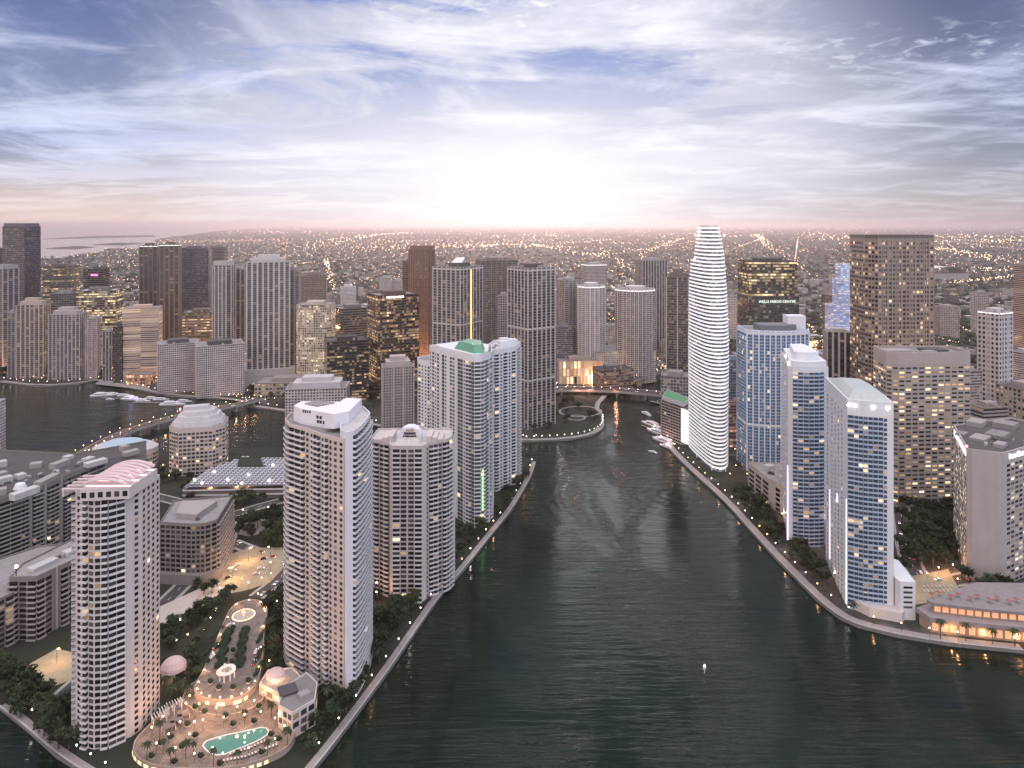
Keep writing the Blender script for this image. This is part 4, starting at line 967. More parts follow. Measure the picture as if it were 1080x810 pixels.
# the pair of dark gridded condo towers
for lab, u0, u1, vt, Y, sh in (('dark glass tower with white grid and a golden light line down its side', 456.5, 509, 282, 880, rect(1, 1.15, -.55)), ('dark gridded tower standing on the point beside the round park', 535.5, 585.5, 283, 838, rect(1, 1.0, .62))):
    e, org, pl, zt_ = tower(lab, u0, u1, vt, Y, sh, (.34, .32, .32), (.040, .038, .042), 3.3, 3.5, .93, .80, .05, .9, top='units', fins=6.8, finc=(.52, .49, .48), bands=(.30, .62, .985))
    if 'golden' in lab:
        i = min(range(4), key=lambda i: pl[i][1]); p = Vector(pl[i]).lerp(Vector(pl[(i + 1) % 4]), .45); d = (Vector(pl[(i + 1) % 4]) - Vector(pl[i])).normalized()
        a = MB(); a.tube((p.x + d.y * .8, p.y - d.x * .8, 60), (p.x + d.y * .8, p.y - d.x * .8, zt_ - 4), .9, n=5); part(e, 'light_strip', a, emit('gold_strip', (1, .62, .16), 1.9), org)
        a = MB(); c = centre(pl); a.quad([(c[0] - 9, c[1] - 8, zt_ + 3), (c[0] + 5, c[1] - 8, zt_ + 3), (c[0] + 9, c[1] + 6, zt_ + 11), (c[0] - 3, c[1] + 6, zt_ + 11)])
        a.prism([(c[0] - 8, c[1] - 7), (c[0] + 6, c[1] - 7), (c[0] + 6, c[1] + 6), (c[0] - 8, c[1] + 6)], zt_ - 1, zt_ + 3); part(e, 'roof_canopy', a, white_paint, org)
T = tower
# --- behind the point and up the river
T('brown unfinished tower with a flared ragged top', 431, 459, 264, 1180, cham(1, 1, .2), (.20, .12, .09), (.07, .045, .035), 2.6, 3.4, .6, .7, .05, .8, top='ring', fins=5, finc=(.24, .15, .12))
T('lower brown wing of the unfinished tower', 424.5, 441, 276, 1200, r0, (.17, .11, .09), (.06, .04, .03), 2.6, 3.4, .6, .7, .04, .8)
T('dim brown tower with a sloping roof edge behind the gridded pair', 502, 546, 275, 1060, r2, (.20, .165, .15), (.07, .06, .055), 3, 3.4, .8, .7, .07, .8, top='flat', fins=9)
T('slim grey tower between the gridded pair', 525, 537, 312, 930, r0, LG, GR, 3, 3.3, .7, .6, .08)
T('grey balcony tower beside the point with stepped shoulder', 587, 612, 296, 1120, r3, (.36, .34, .34), DG, 3, 3.2, .8, .6, .10, .8, fins=8)
T('low dark tower between point and white round tower', 584, 604, 345, 1100, r0, (.22, .22, .24), BK, 3, 3.3, .8, .6, .08)
T('white tower with rounded shoulder and bright roof beside the river', 609, 638, 302, 1090, cham(1, .9, .25), (.58, .56, .57), DG, 2.6, 3.1, .74, .58, .08, .8, top='lit', fins=8, finc=(.66, .64, .65))
T('thin pale tower with two bright roof lights far behind', 613, 640, 279, 1600, r2, LG, DG, 3, 3.3, .7, .6, .08, top='lit')
T('round fronted white tower with crown of lights', 649, 691, 306, 1080, oval(1, .85, 16), (.56, .53, .52), (.05, .05, .055), 3.2, 3.1, .8, .72, .07, .8, top='lit', fins=7.5, finc=(.62, .59, .58))
T('tall grey striped tower behind the round white one', 670, 704, 275, 1330, r2, (.34, .32, .33), (.07, .07, .08), 3, 3.2, .75, .9, .06, .7, fins=6, finc=(.42, .40, .41))
T('dark residential tower with one pale stripe beside the sail', 703, 727, 293, 900, rect(1, .8, -.3), (.15, .13, .125), BK, 3.2, 3.3, .85, .6, .12, .8, fins=17, finc=(.55, .48, .40), top='step')
T('low podium with tall glowing columns by the river bridge', 586, 636, 381, 1075, r0, (.40, .33, .28), (.10, .06, .04), 6, 14, .5, .9, .95, 1.6, warm=(1, .52, .28), fins=6, finc=(.46, .40, .37), cat='building', name='columned_building')
T('pale lattice walled garage behind the river bridge', 622, 692, 371, 1085, r0, (.52, .47, .44), (.18, .15, .14), 3, 3, .6, .55, .45, .7, cat='garage', name='garage', top='none')
T('low dark roofed building at the far end of the river bridge', 625, 668, 391, 1010, rect(1, .6, .3), (.16, .14, .14), BK, 4, 4, .9, .5, .3, .9, roofm=roof_dark, cat='building', name='low_building')
T('small brown block on the bank below the dark residential tower', 697, 728, 398, 850, rect(1, .8, -.3), (.30, .28, .29), GR, 4, 4, .7, .6, .10, cat='building')
# --- left of the unfinished tower
e, org, pl, z_ = T('brown glass office tower with white roof sign', 387.5, 442, 312, 985, rect(1, .8, .50), (.115, .082, .062), (.032, .024, .02), 3.2, 3.9, .9, .62, .30, 1.15, warm=(1, .55, .22), rows=.9)
i = min(range(4), key=lambda i: pl[i][1]); p, q = Vector(pl[i]), Vector(pl[(i + 1) % 4]); d = (q - p).normalized(); n_ = Vector((d.y, -d.x)); a = MB(); m = p + d * 14
for k in range(9): a.obox(m.x + d.x * k * 3 + n_.x * .5, m.y + d.y * k * 3 + n_.y * .5, math.atan2(d.y, d.x), -1.1, 1.1 - .3 * (k % 3), -.2, .2, z_ - 4.2, z_ - 1.6)
part(e, 'roof_sign', a, emit('sign_white2', (1, .95, .9), 2.2), org)
T('black glass office block in front of the brown glass tower', 342, 389, 361, 960, rect(1, .8, .35), (.050, .045, .042), (.02, .018, .018), 3.4, 3.9, .92, .55, .32, 1.2, warm=(1, .62, .28), rows=.9, roofm=roof_dark, cat='office block')
T('grey office slab behind the black glass block', 352, 391, 326, 1090, r3, (.17, .155, .15), (.05, .045, .045), 3.4, 3.8, .9, .6, .10, .9)
T('pale office tower with almost every window lit', 312.5, 354, 322, 1030, cham(1, .8, .15), (.50, .43, .36), (.10, .08, .06), 3.2, 3.7, .66, .62, .72, 1.1, warm=(1, .76, .48), rows=.3)
T('small white tower far behind the lit office', 359, 375.5, 303, 1700, r2, WT, GR, 3, 3.3, .6, .5, .08)
T('pair of pale slabs far up the avenue', 400, 413, 293, 1750, r0, LG, GR, 3, 3.3, .6, .5, .10)
T('pale slab far up the avenue beside its twin', 412, 426, 296, 1780, r0, LG, GR, 3, 3.3, .6, .5, .10)
T('light grey condo tower with vertical ribs and tallest of its cluster', 260, 306, 277, 1060, rect(1, .75, .3), (.50, .465, .45), (.095, .095, .10), 3.2, 3.2, .62, .86, .05, .8, fins=7.5, finc=(.58, .54, .53), top='step', base=(1.25, 26))
T('darker rear wing of the light ribbed condo tower', 299, 317, 285, 1090, r2, (.30, .27, .265), GR, 3.2, 3.2, .7, .8, .05, .7, fins=7)
T('light grey condo with round turret to the left of the ribbed one', 224, 248, 280, 1120, cham(1, .9, .2), (.47, .45, .445), DG, 3.2, 3.2, .62, .8, .05, .8, fins=7, finc=(.54, .52, .51), top='ring')
T('second light condo half hidden behind the turreted one', 244, 261, 284, 1160, r0, (.42, .385, .375), DG, 3.2, 3.2, .62, .8, .06, .8, fins=7)
T('dim brown slab behind the light condos', 316, 345, 290, 1280, r2, (.22, .19, .18), GR, 3, 3.3, .7, .6, .07)
T('wide low hall with grey roof beside the parking ground', 268, 340, 377, 985, rect(1, .55, .1), (.30, .27, .25), (.08, .06, .05), 5, 5, .7, .5, .30, .9, cat='hall', name='hall', H=22, roofm=roof_grey)
# --- the two white bay hotels by the marina
T('white grid faced hotel by the marina, left of the pair', 165.5, 210, 364, 1010, rect(1, .7, .5), (.52, .47, .46), (.13, .115, .115), 2.8, 3.1, .62, .58, .07, .8, roofm=roof_grey, cat='hotel', name='bay_hotel', top='units')
T('white grid faced hotel by the marina, right of the pair', 205, 258, 366, 985, rect(1, .7, .5), (.54, .49, .48), (.13, .115, .115), 2.8, 3.1, .62, .58, .06, .8, roofm=roof_grey, cat='hotel', name='bay_hotel', top='units')
T('low lit block between marina hotels and dark tower', 192, 232, 330, 1180, r2, (.16, .12, .095), BK, 5, 5, .9, .35, .6, 1.0, warm=(1, .62, .3), rows=.8, cat='office block')
T('peach striped building glowing with reflected light', 128.5, 171.5, 326, 1090, rect(1, .6, .3), (.52, .40, .33), (.16, .11, .09), 30, 3.2, 1.0, .42, .65, .8, warm=(1, .66, .44), rows=.2, cat='office block', name='striped_block')
T('thin black slab in front of the peach striped building', 119, 131, 345, 1085, r0, (.07, .06, .06), BK, 3, 3.4, .8, .6, .04)
T('orange lit low arcade behind the bay front trees', 133, 166, 384, 1070, r0, (.42, .22, .14), (.3, .12, .07), 4, 5, .8, .7, .8, 1.0, warm=(1, .42, .22), cat='building', name='arcade_building', H=16, top='none')
# --- dark pair
T('dark brown tower with lit crown edge, left half of the dark pair', 147, 169, 259, 1330, rect(1, .9, .3), (.13, .10, .088), (.038, .034, .034), 3, 3.5, .6, .8, .05, .8, top='lit', fins=8, finc=(.17, .135, .12))
T('dark brown tower with lit crown edge, right half of the dark pair', 168, 191.5, 258, 1300, rect(1, .9, .3), (.15, .115, .10), (.038, .034, .034), 3, 3.5, .6, .8, .07, .8, top='lit', fins=8, finc=(.19, .15, .13))
T('slate blue glass tower behind the dark pair', 189, 224, 262, 1500, r2, (.13, .13, .16), (.055, .065, .10), 3, 3.6, .9, .8, .03, .6)
T('grey slab beside the slate blue glass tower', 216, 240, 261, 1620, r0, (.22, .195, .19), (.08, .075, .08), 40, 3.5, 1, .5, .05, .6)
# --- far left
T('tallest steel blue glass tower at the bay', 2.5, 43, 239, 1420, rect(1, .8, -.15), (.15, .14, .16), (.07, .075, .095), 3.4, 3.8, .9, .8, .04, .8, top='ring')
T('thin blue grey tower left of the tallest bay tower', -14, 5, 262, 1450, r0, (.22, .22, .26), (.08, .09, .11), 3.4, 3.8, .9, .8, .04, .8)
T('pale tower with white slanted roof blade at the frame edge', -16, 20, 284, 1180, rect(1, .7, -.3), (.40, .37, .37), (.09, .09, .095), 3.4, 3.4, .7, .8, .05, .8, top='ring', roofm=roof_pale, fins=9)
T('dark office with amber floors behind the bay condos', 45, 84, 281, 1400, rect(1, .7, .15), (.12, .10, .085), BK, 4, 4, .95, .5, .42, 1.0, warm=(1, .66, .30), rows=.9)
e, org, pl, z_ = T('dark block with pink roof sign among the bay towers', 88, 115, 284, 1350, r0, (.085, .08, .085), BK, 4, 4, .9, .6, .05)
a = MB(); x_, y_ = pl[1]; 
for k in range(4): a.box(x_ + 15 + k * 3.4, x_ + 17.6 + k * 3.4, y_ - .7, y_ - .3, z_ - 13, z_ - 9.5)
part(e, 'roof_sign', a, emit('sign_pink', (1, .12, .38), 2.6), org)
T('blue roofed office with yellow lit floors', 80, 131, 307, 1190, rect(1, .7, .2), (.16, .14, .12), BK, 4.2, 4, .9, .55, .62, 1.15, warm=(1, .78, .40), rows=.8, roofm=roof_pale)
T('grey glass half of the yellow lit office', 53, 82, 310, 1170, rect(1, .7, .2), (.22, .22, .22), (.085, .09, .09), 4, 3.8, .9, .8, .03)
T('sand condo row at the bay shore with dark ribs', 17, 53, 322, 1115, rect(1, .5, .12), (.46, .38, .33), (.07, .06, .06), 3, 3.2, .55, .8, .14, .8, fins=7, finc=(.52, .44, .38), top='step')
T('narrow grey condo at the very edge of the bay shore', 8, 19, 330, 1120, r0, (.32, .30, .31), DG, 3, 3.2, .6, .8, .08, .8, fins=6)
T('mauve condo row at the bay shore beside the black slab', 51, 92, 332, 1105, rect(1, .5, .1), (.42, .37, .37), (.09, .08, .085), 3, 3.2, .55, .8, .12, .8, fins=6, finc=(.48, .43, .44), top='step')
T('short pink condo joined to the mauve row', 90, 106, 336, 1110, r0, (.48, .40, .38), DG, 3, 3.2, .55, .7, .10, .8, fins=6)
T('short grey block with two dark ribs by the black slab', 108, 121, 350, 1100, r0, (.34, .32, .33), BK, 5, 3.3, .5, .95, .05)
T('pale striped tower cut by the frame at the bay', -40, 6, 428, 690, rect(1, .8, .2), (.55, .52, .55), GR, 3.2, 3.2, .6, .6, .06, cat='apartment block')
T('grey island building behind the blush tower with white roof steps', 300.5, 369, 411, 765, rect(1, .5, .12), (.50, .47, .48), DG, 3.4, 3.2, .6, .6, .05, top='step', cat='apartment block', name='apartment_block')
T('grey brown slab between sand and green roofed towers', 402.5, 436.5, 388, 778, rect(1, .7, .25), (.43, .385, .365), (.07, .06, .06), 3.2, 3.1, .62, .58, .05, .9, top='step', fins=11, finc=(.48, .43, .41), name='apartment_block')
# --- right: the business district
e, org, pl, z_ = T('dark glass office with gold lit upper floors', 778, 841, 276, 1010, rect(1, .6, .05), (.075, .058, .04), (.03, .026, .02), 4, 4.2, .97, .6, .72, 1.2, warm=(1, .70, .26), rows=.9, roofm=roof_dark, top='units', grough=.2)
pf = lerp_poly(pl, 1.03); pf = [(x, y - 3) for x, y in pf]; hb = zt(313, 1005) - 2; a = MB(); u = 0
for i in range(4):
    p, q = pf[i], pf[(i + 1) % 4]; k = round(math.dist(p, q) / 4.2); a.quad([(*p, 2), (*q, 2), (*q, 2 + hb), (*p, 2 + hb)], 0, [(u, 0), (u + k, 0), (u + k, 36), (u, 36)]); u += k
a.cap(pf, 2 + hb, 1)
part(e, 'lower_block', a, [facade_mat('facade_lower', (.05, .055, .05), (.022, .028, .026), .95, .75, .20, .7, (1, .75, .4), .5, .12), roof_dark], org)
x0 = min(p[0] for p in pf); y0 = min(p[1] for p in pf); lettering(e, org, 'WELLS FARGO CENTER', (x0 + 16, y0 - .6, hb - 7), .05, 5.2, emit('sign_green', (.80, .95, .86), 1.2))
# three tiered blue lit tower
cx_, Yb = gx(890, 1290), 1320
e = empty('office_tower', (cx_, Yb, 2), 'blue floodlit tower in three rounded tiers', 'tower'); org = (cx_, Yb, 2)
for k, (u0, u1, v0) in enumerate(((870, 903, 322), (877.5, 903, 295), (881, 902, 278.5))):
    pl = ccw(fit(bow(1, .8, .12, 8), u0, u1, 1285 + k * 4)); FOOT.append(pl) if k == 0 else None; z1 = zt(v0, 1285); z0_ = 2 if k == 0 else zt((322, 295)[k - 1], 1285) - 1
    a = MB(); u = 0; nf = max(3, round((z1 - z0_) / 4)); n = len(pl)
    for i in range(n):
        p, q = pl[i], pl[(i + 1) % n]; kk = max(1, round(math.dist(p, q) / 9)); a.quad([(*p, z0_), (*q, z0_), (*q, z1), (*p, z1)], 0, [(u, 0), (u + kk, 0), (u + kk, nf), (u, nf)]); u += kk
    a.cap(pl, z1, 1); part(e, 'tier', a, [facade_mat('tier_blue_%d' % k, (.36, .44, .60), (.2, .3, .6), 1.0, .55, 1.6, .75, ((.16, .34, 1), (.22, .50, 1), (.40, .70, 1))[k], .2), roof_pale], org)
T('black and white striped slab below the blue floodlit tower', 868.5, 898, 351, 1000, rect(1, .8, -.25), (.50, .48, .48), BK, 5, 3.6, .6, 1.0, .05, .8, fins=8, finc=(.58, .55, .54), cat='office block')
T('white tower with black zigzag panels and black flank', 1031, 1068, 330, 930, rect(1, .9, .45), (.54, .52, .53), BK, 6, 6.5, .5, .55, .03, .7, top='lit', fins=12, finc=(.60, .57, .57), roofm=roof_pale)
T('pink brown ribbed tower cut by the frame', 1069, 1100, 279, 1230, rect(1, .8, .1), (.44, .34, .31), (.12, .09, .09), 30, 3.4, 1, .45, .10, .7, rows=.3, cat='office block')
T('far pale block behind the brown bank tower', 983, 1012, 324, 1500, r0, (.36, .31, .29), GR, 4, 4, .5, .6, .25, cat='office block')
T('brown terraced car park beside the brown stone office', 1022, 1063, 450, 700, rect(1, .6, .2), (.32, .28, .265), BK, 30, 3.6, 1, .45, .5, .8, rows=.4, cat='car park', name='car_park', H=zt(425, 730))
T('stone block with dark roof garden at the right frame edge', 1050, 1120, 412, 720, rect(1, .7, .25), (.34, .29, .27), BK, 5, 4.4, .5, .6, .4, .9, roofm=roof_dark, cat='office block')
T('pale low block behind the zigzag tower', 1064, 1100, 372, 1050, r0, (.44, .42, .43), BK, 30, 3.4, 1, .45, .12, .7, cat='office block')
T('small pink block left of the zigzag tower', 1003, 1036, 392, 860, r2, (.38, .34, .34), GR, 4, 3.6, .9, .45, .20, cat='office block')
T('grey glass block between sail tower and curved blue tower', 764, 782, 380, 830, r0, (.22, .25, .31), (.07, .085, .12), 3.4, 3.4, .8, .7, .07)
T('red lit parking floors beside the curved blue tower', 764, 781, 424, 770, r0, (.36, .22, .21), (.2, .08, .07), 3, 3.4, 1, .5, .5, .8, warm=(1, .42, .34), cat='car park', name='car_park', top='none')
# stadium far off: white shell roof
c = (gx(996, 3100), 3140); e = empty('stadium', (*c, 2), 'white arched stadium roof far behind the tallest brown tower', 'stadium'); a = MB()
for i in range(10):
    t0, t1 = math.pi * i / 10, math.pi * (i + 1) / 10
    a.quad([(c[0] - 95 * math.cos(t0), c[1] - 60, 30 + 32 * math.sin(t0)), (c[0] - 95 * math.cos(t1), c[1] - 60, 30 + 32 * math.sin(t1)), (c[0] - 95 * math.cos(t1), c[1] + 80, 30 + 32 * math.sin(t1)), (c[0] - 95 * math.cos(t0), c[1] + 80, 30 + 32 * math.sin(t0))])
part(e, 'shell_roof', a, white_paint, (*c, 2)); a = MB(); a.prism([(c[0] - 95, c[1] + 80), (c[0] - 95, c[1] - 60), (c[0] + 95, c[1] - 60), (c[0] + 95, c[1] + 80)], 2, 32); part(e, 'stand_wall', a, concrete, (*c, 2))
# ------------------------------------------------------------------ the city out to the horizon
land_poly = mainland
def free(x, y, m=6):
    for p in FOOT:
        if abs(p[0][0] - x) < 120 and abs(p[0][1] - y) < 120 and inside((x, y), offset(ccw(p), m)): return False
    return True
rr = random.Random(23)
def spot(v0, v1, pw=1.0):
    while True:
        v = v0 + (v1 - v0) * rr.random() ** pw; u = rr.uniform(-60, 1140); p = px(u, v)
        if inside(p, land_poly) and free(*p, 10): return p
# individual low buildings just beyond the towers, each with its own roof and lit face
lowm = [facade_mat('low_facade_%d' % k, c, (.06, .05, .05), .6, .5, .35, 1.0, (1, .66, .36), .5) for k, c in enumerate(((.36, .33, .32), (.46, .42, .40), (.28, .24, .22)))]
kinds = [('flat roofed grey city block far beyond the towers', 'grey'), ('pale flat roofed city block far beyond the towers', 'pale'), ('brown flat roofed city block far beyond the towers', 'brown')]
for i in range(230):
    x, y = spot(262, 395, .75); k = rr.randrange(3); wd, dp = rr.uniform(16, 46), rr.uniform(14, 34); h = rr.choice((6, 8, 11, 14, 20, 30)) * (1 if rr.random() < .9 else 1.8)
    h = max(6, min(h, zt(HV + 10, y)))
    rz = rr.choice((0.04, .04, .5)); pl = [(x + a * math.cos(rz) - b * math.sin(rz), y + a * math.sin(rz) + b * math.cos(rz)) for a, b in rect(wd, dp)]
    FOOT.append(pl); e = empty('low_building', (x, y, 2), kinds[k][0], 'building', kinds[k][1] + ' blocks beyond the towers'); a = MB(); u = 0; nf = max(1, round(h / 3.6))
    for j in range(4):
        p, q = pl[j], pl[(j + 1) % 4]; n = max(1, round(math.dist(p, q) / 4)); a.quad([(*p, 2), (*q, 2), (*q, 2 + h), (*p, 2 + h)], 0, [(u, 0), (u + n, 0), (u + n, nf), (u, nf)]); u += n
    part(e, 'facade', a, lowm[k], (x, y, 2)); a = MB(); a.cap(pl, 2 + h - .3); a.obox(x, y, rz, -3, 3, -2, 2, 1.7 + h, 4.4 + h); part(e, 'roof', a, (roof_grey, roof_pale, roof_dark)[k], (x, y, 2))
# mid-rise blocks and lit shop rows packed between the towers
midm = [facade_mat('mid_facade_%d' % k, c, g_, .7, .6, l_, 1.1, wm_, .5) for k, (c, g_, l_, wm_) in enumerate((((.40, .36, .35), (.06, .055, .06), .12, (1, .62, .32)), ((.20, .17, .16), (.03, .03, .03), .22, (1, .58, .26)), ((.52, .48, .47), (.09, .085, .09), .10, (1, .66, .36)), ((.12, .11, .11), (.03, .035, .04), .30, (1, .66, .30))))]
mk_ = (('grey mid rise block packed between the taller towers', 'grey'), ('brown mid rise block packed between the taller towers', 'brown'), ('pale mid rise block packed between the taller towers', 'pale'), ('dark glass mid rise block packed between the taller towers', 'dark'))
def simple_block(name, x, y, wd, dp, rz, h, mt, rm, label, cat, group):
    pl = [(x + a * math.cos(rz) - b * math.sin(rz), y + a * math.sin(rz) + b * math.cos(rz)) for a, b in rect(wd, dp)]
    FOOT.append(pl); e = empty(name, (x, y, 2), label, cat, group); a = MB(); u = 0; nf = max(1, round(h / 3.6))
    for j in range(4):
        p, q = pl[j], pl[(j + 1) % 4]; n = max(1, round(math.dist(p, q) / 3.6)); a.quad([(*p, 2), (*q, 2), (*q, 2 + h), (*p, 2 + h)], 0, [(u, 0), (u + n, 0), (u + n, nf), (u, nf)]); u += n
    part(e, 'facade', a, mt, (x, y, 2)); a = MB(); a.cap(pl, 2 + h - .6); part(e, 'roof', a, rm, (x, y, 2)); a = MB(); ring(a, pl, .5, 2 + h - .7, 2.5 + h); part(e, 'parapet', a, concrete, (x, y, 2))
    for s_ in (-.2, .22): a = MB(); a.obox(x + wd * s_, y, rz, -wd * .12, wd * .12, -dp * .2, dp * .2, 1.4 + h, 4.2 + h + s_ * 4); part(e, 'plant_room', a, concrete, (x, y, 2))
n_ = 0
while n_ < 95:
    Y = rr.uniform(1120, 2500); u = rr.uniform(-20, 1095); x = gx(u, Y); wd, dp = rr.uniform(22, 44), rr.uniform(18, 32)
    if not inside((x, Y), land_poly) or not free(x, Y, 22): continue
    h = rr.uniform(22, 60) if rr.random() < .6 else rr.uniform(50, 100)
    if Y > 1700: h *= .6
    k = rr.randrange(4); simple_block('city_block', x, Y, wd, dp, rr.choice((.1, .3, -.3, .5)), h, midm[k], (roof_grey, roof_dark, roof_pale)[rr.randrange(3)], mk_[k][0], 'building', mk_[k][1] + ' mid rise blocks'); n_ += 1
shopm = [facade_mat('shop_facade_%d' % k, c, (.10, .07, .05), .8, .7, .9, 1.5, wm_, .2) for k, (c, wm_) in enumerate((((.34, .25, .20), (1, .46, .20)), ((.42, .36, .32), (1, .64, .36))))]
n_ = 0
while n_ < 46:
    u0_, v0_, su, sv = rr.choice(((80, 392, 60, 5), (260, 396, 40, 8), (400, 392, 40, 6), (640, 395, 45, 8), (600, 370, 40, 10), (860, 400, 40, 20), (1030, 420, 40, 20), (470, 400, 40, 8)))
    x, y = px(u0_ + rr.gauss(0, su), v0_ + rr.gauss(0, sv))
    if not inside((x, y), land_poly) or y < 700 or not free(x, y, 16): continue
    k = n_ % 2; simple_block('shop_row', x, y, rr.uniform(16, 34), rr.uniform(10, 16), rr.choice((.1, .3, -.3)), rr.uniform(6, 12), shopm[k], roof_dark, ('low row of orange lit shops at the foot of the towers', 'low row of pale lit shop fronts at the foot of the towers')[k], 'shops', ('orange', 'pale')[k] + ' lit shop rows'); n_ += 1
# houses, treetops and lamps nobody could count
houses, tops, L1, L2, L3 = MB(), MB(), MB(), MB(), MB()
for i in range(5200):
    x, y = spot(241.5, 330, 1.5); s = rr.uniform(8, 22); h = rr.uniform(4, 10) + (rr.random() < .03) * rr.uniform(10, 30)
    houses.obox(x, y, rr.choice((0, .5)), -s / 2, s / 2, -s * .35, s * .35, 1.9, 2 + h, rr.randrange(3))
structure('distant_houses', houses, [mat('house_grey', (.36, .34, .33), .85), mat('house_pale', (.38, .35, .34), .85), mat('house_brown', (.22, .18, .16), .85)], 'stuff')
for i in range(9500):
    x, y = spot(242.0, 400, 1.25); r_ = rr.uniform(4, 8) * (1 + y / 9000); tops.ico((x, y, 2 + r_ * .55), r_ * 1.1, rr.randrange(2), .3, .62, rr)
structure('distant_treetops', tops, [mat('far_leaf', (.030, .042, .022), .9, .3, .1), mat('far_leaf_dark', (.018, .026, .016), .9, .3, .1)], 'stuff')
def dot_(mb, x, y, z, s): 
    b = len(mb.v); mb.v += [(x - s, y, z), (x, y - s, z), (x + s, y, z), (x, y + s, z), (x, y, z + s), (x, y, z - s)]
    for f in ((0, 1, 4), (1, 2, 4), (2, 3, 4), (3, 0, 4), (1, 0, 5), (2, 1, 5), (3, 2, 5), (0, 3, 5)): mb.f.append(tuple(b + i for i in f)); mb.m.append(0)
def lamp_far(x, y, k=1.0):
    s = max(.45, y * .00042) * rr.uniform(.55, 1.25) * k; r_ = rr.random(); dot_(L1 if r_ < .66 else (L2 if r_ < .88 else L3), x, y, 9 + s, s)
from mathutils import noise as mno
def park(x, y): return mno.noise(Vector((x / 900, y / 1500, 3.1))) + .5 * mno.noise(Vector((x / 300, y / 500, 7.7))) > -.12 + .25 * rr.random()
for i in range(8500):
    x, y = spot(239.6, 395, 1.9)
    if rr.random() < .6: x = round(x / 130) * 130 + rr.uniform(-4, 4)
    elif rr.random() < .5: y = round(y / 160) * 160 + rr.uniform(-4, 4)
    if park(x, y) and inside((x, y), land_poly) and free(x, y, 3): lamp_far(x, y, .9)
# warm street level glow among the towers
for (u, v, n, su, sv) in ((75, 392, 60, 45, 4), (150, 396, 30, 20, 4), (275, 398, 60, 30, 6), (350, 392, 120, 45, 8), (430, 398, 40, 20, 5), (600, 400, 50, 20, 8), (650, 398, 60, 25, 7), (690, 402, 30, 12, 8), (215, 350, 40, 20, 10), (470, 330, 30, 12, 20), (520, 360, 40, 8, 20), (600, 345, 30, 10, 20), (770, 430, 30, 5, 20), (860, 370, 40, 12, 20), (1010, 350, 50, 30, 30), (1045, 420, 40, 25, 25), (640, 340, 40, 10, 25)):
    for _ in range(n):
        p = px(u + rr.gauss(0, su), max(250, v + rr.gauss(0, sv)))
        if inside(p, land_poly) and free(*p, 1.5): dot_(L1 if rr.random() < .75 else L3, p[0], p[1], 7, rr.uniform(.4, .85))
# street grid: lamps strung along long straight roads
for k in range(26):
    th = .42; x0 = rr.uniform(-8500, 4500); y = 1500 + rr.uniform(0, 500)
    while y < 11000:
        x = x0 + (y - 1500) * th; y += 55 * (1 + y / 5000)
        if abs(x) < y * .8 and inside((x, y), land_poly) and free(x, y, 1): lamp_far(x + rr.uniform(-3, 3), y, .85)
for k in range(22):
    y0 = 1500 + 9000 * (k / 22) ** 1.5; x = -y0 * .8
    while x < y0 * .8:
        x += 60 * (1 + y0 / 5000)
        if inside((x, y0 - x * .42), land_poly) and free(x, y0 - x * .42, 1): lamp_far(x, y0 - x * .42 + rr.uniform(-3, 3), .85)
# bright avenues
for pts, n, sp in (([(343, 275), (350, 300), (372, 330), (378, 352)], 90, 16), ([(300, 266), (345, 256), (385, 249), (430, 246)], 110, 260), ([(660, 330), (655, 290), (690, 262), (720, 252)], 70, 45), ([(798, 248), (815, 262), (860, 290), (900, 310)], 110, 70), ([(820, 330), (860, 355), (850, 380), (835, 400)], 110, 20), ([(985, 262), (1020, 268), (1080, 280)], 110, 110), ([(1000, 300), (1080, 292)], 60, 30), ([(560, 258), (650, 275), (700, 300)], 60, 40), ([(585, 380), (640, 360), (700, 355)], 60, 14), ([(230, 300), (215, 330), (210, 362)], 50, 8), ([(860, 246), (960, 262), (1080, 250)], 110, 500), ([(480, 262), (530, 258), (600, 262)], 70, 160)):
    gp = pxs(pts); tot = sum(math.dist(a, b) for a, b in zip(gp, gp[1:]))
    for (x, y, h) in along(gp, tot / n):
        x += rr.uniform(-sp, sp); y += rr.uniform(-sp, sp)
        if free(x, y, 2): lamp_far(x, y, 1.25)
# big bright clusters near the horizon: depots, runways, ball grounds
for (u, v, n) in ((150, 246, 20), (90, 262, 24), (505, 261, 26), (285, 245, 22), (740, 249, 24), (1010, 250, 40), (1060, 255, 40), (950, 256, 26), (880, 251, 20), (620, 268, 18), (560, 249, 14), (1040, 285, 20), (930, 272, 16), (420, 262, 12)):
    for _ in range(n):
        uu, vv = u + rr.gauss(0, 22), v + rr.gauss(0, 1.2)
        if vv > 240.4:
            p = px(uu, vv)
            if inside(p, land_poly): lamp_far(*p, 1.5)
structure('distant_city_lights', L1, emit('far_warm', (1, .58, .30), 7), 'stuff'); structure('distant_city_lights', L2, emit('far_white', (1, .82, .72), 6), 'stuff'); structure('distant_city_lights', L3, emit('far_red', (1, .40, .30), 4.5), 'stuff')
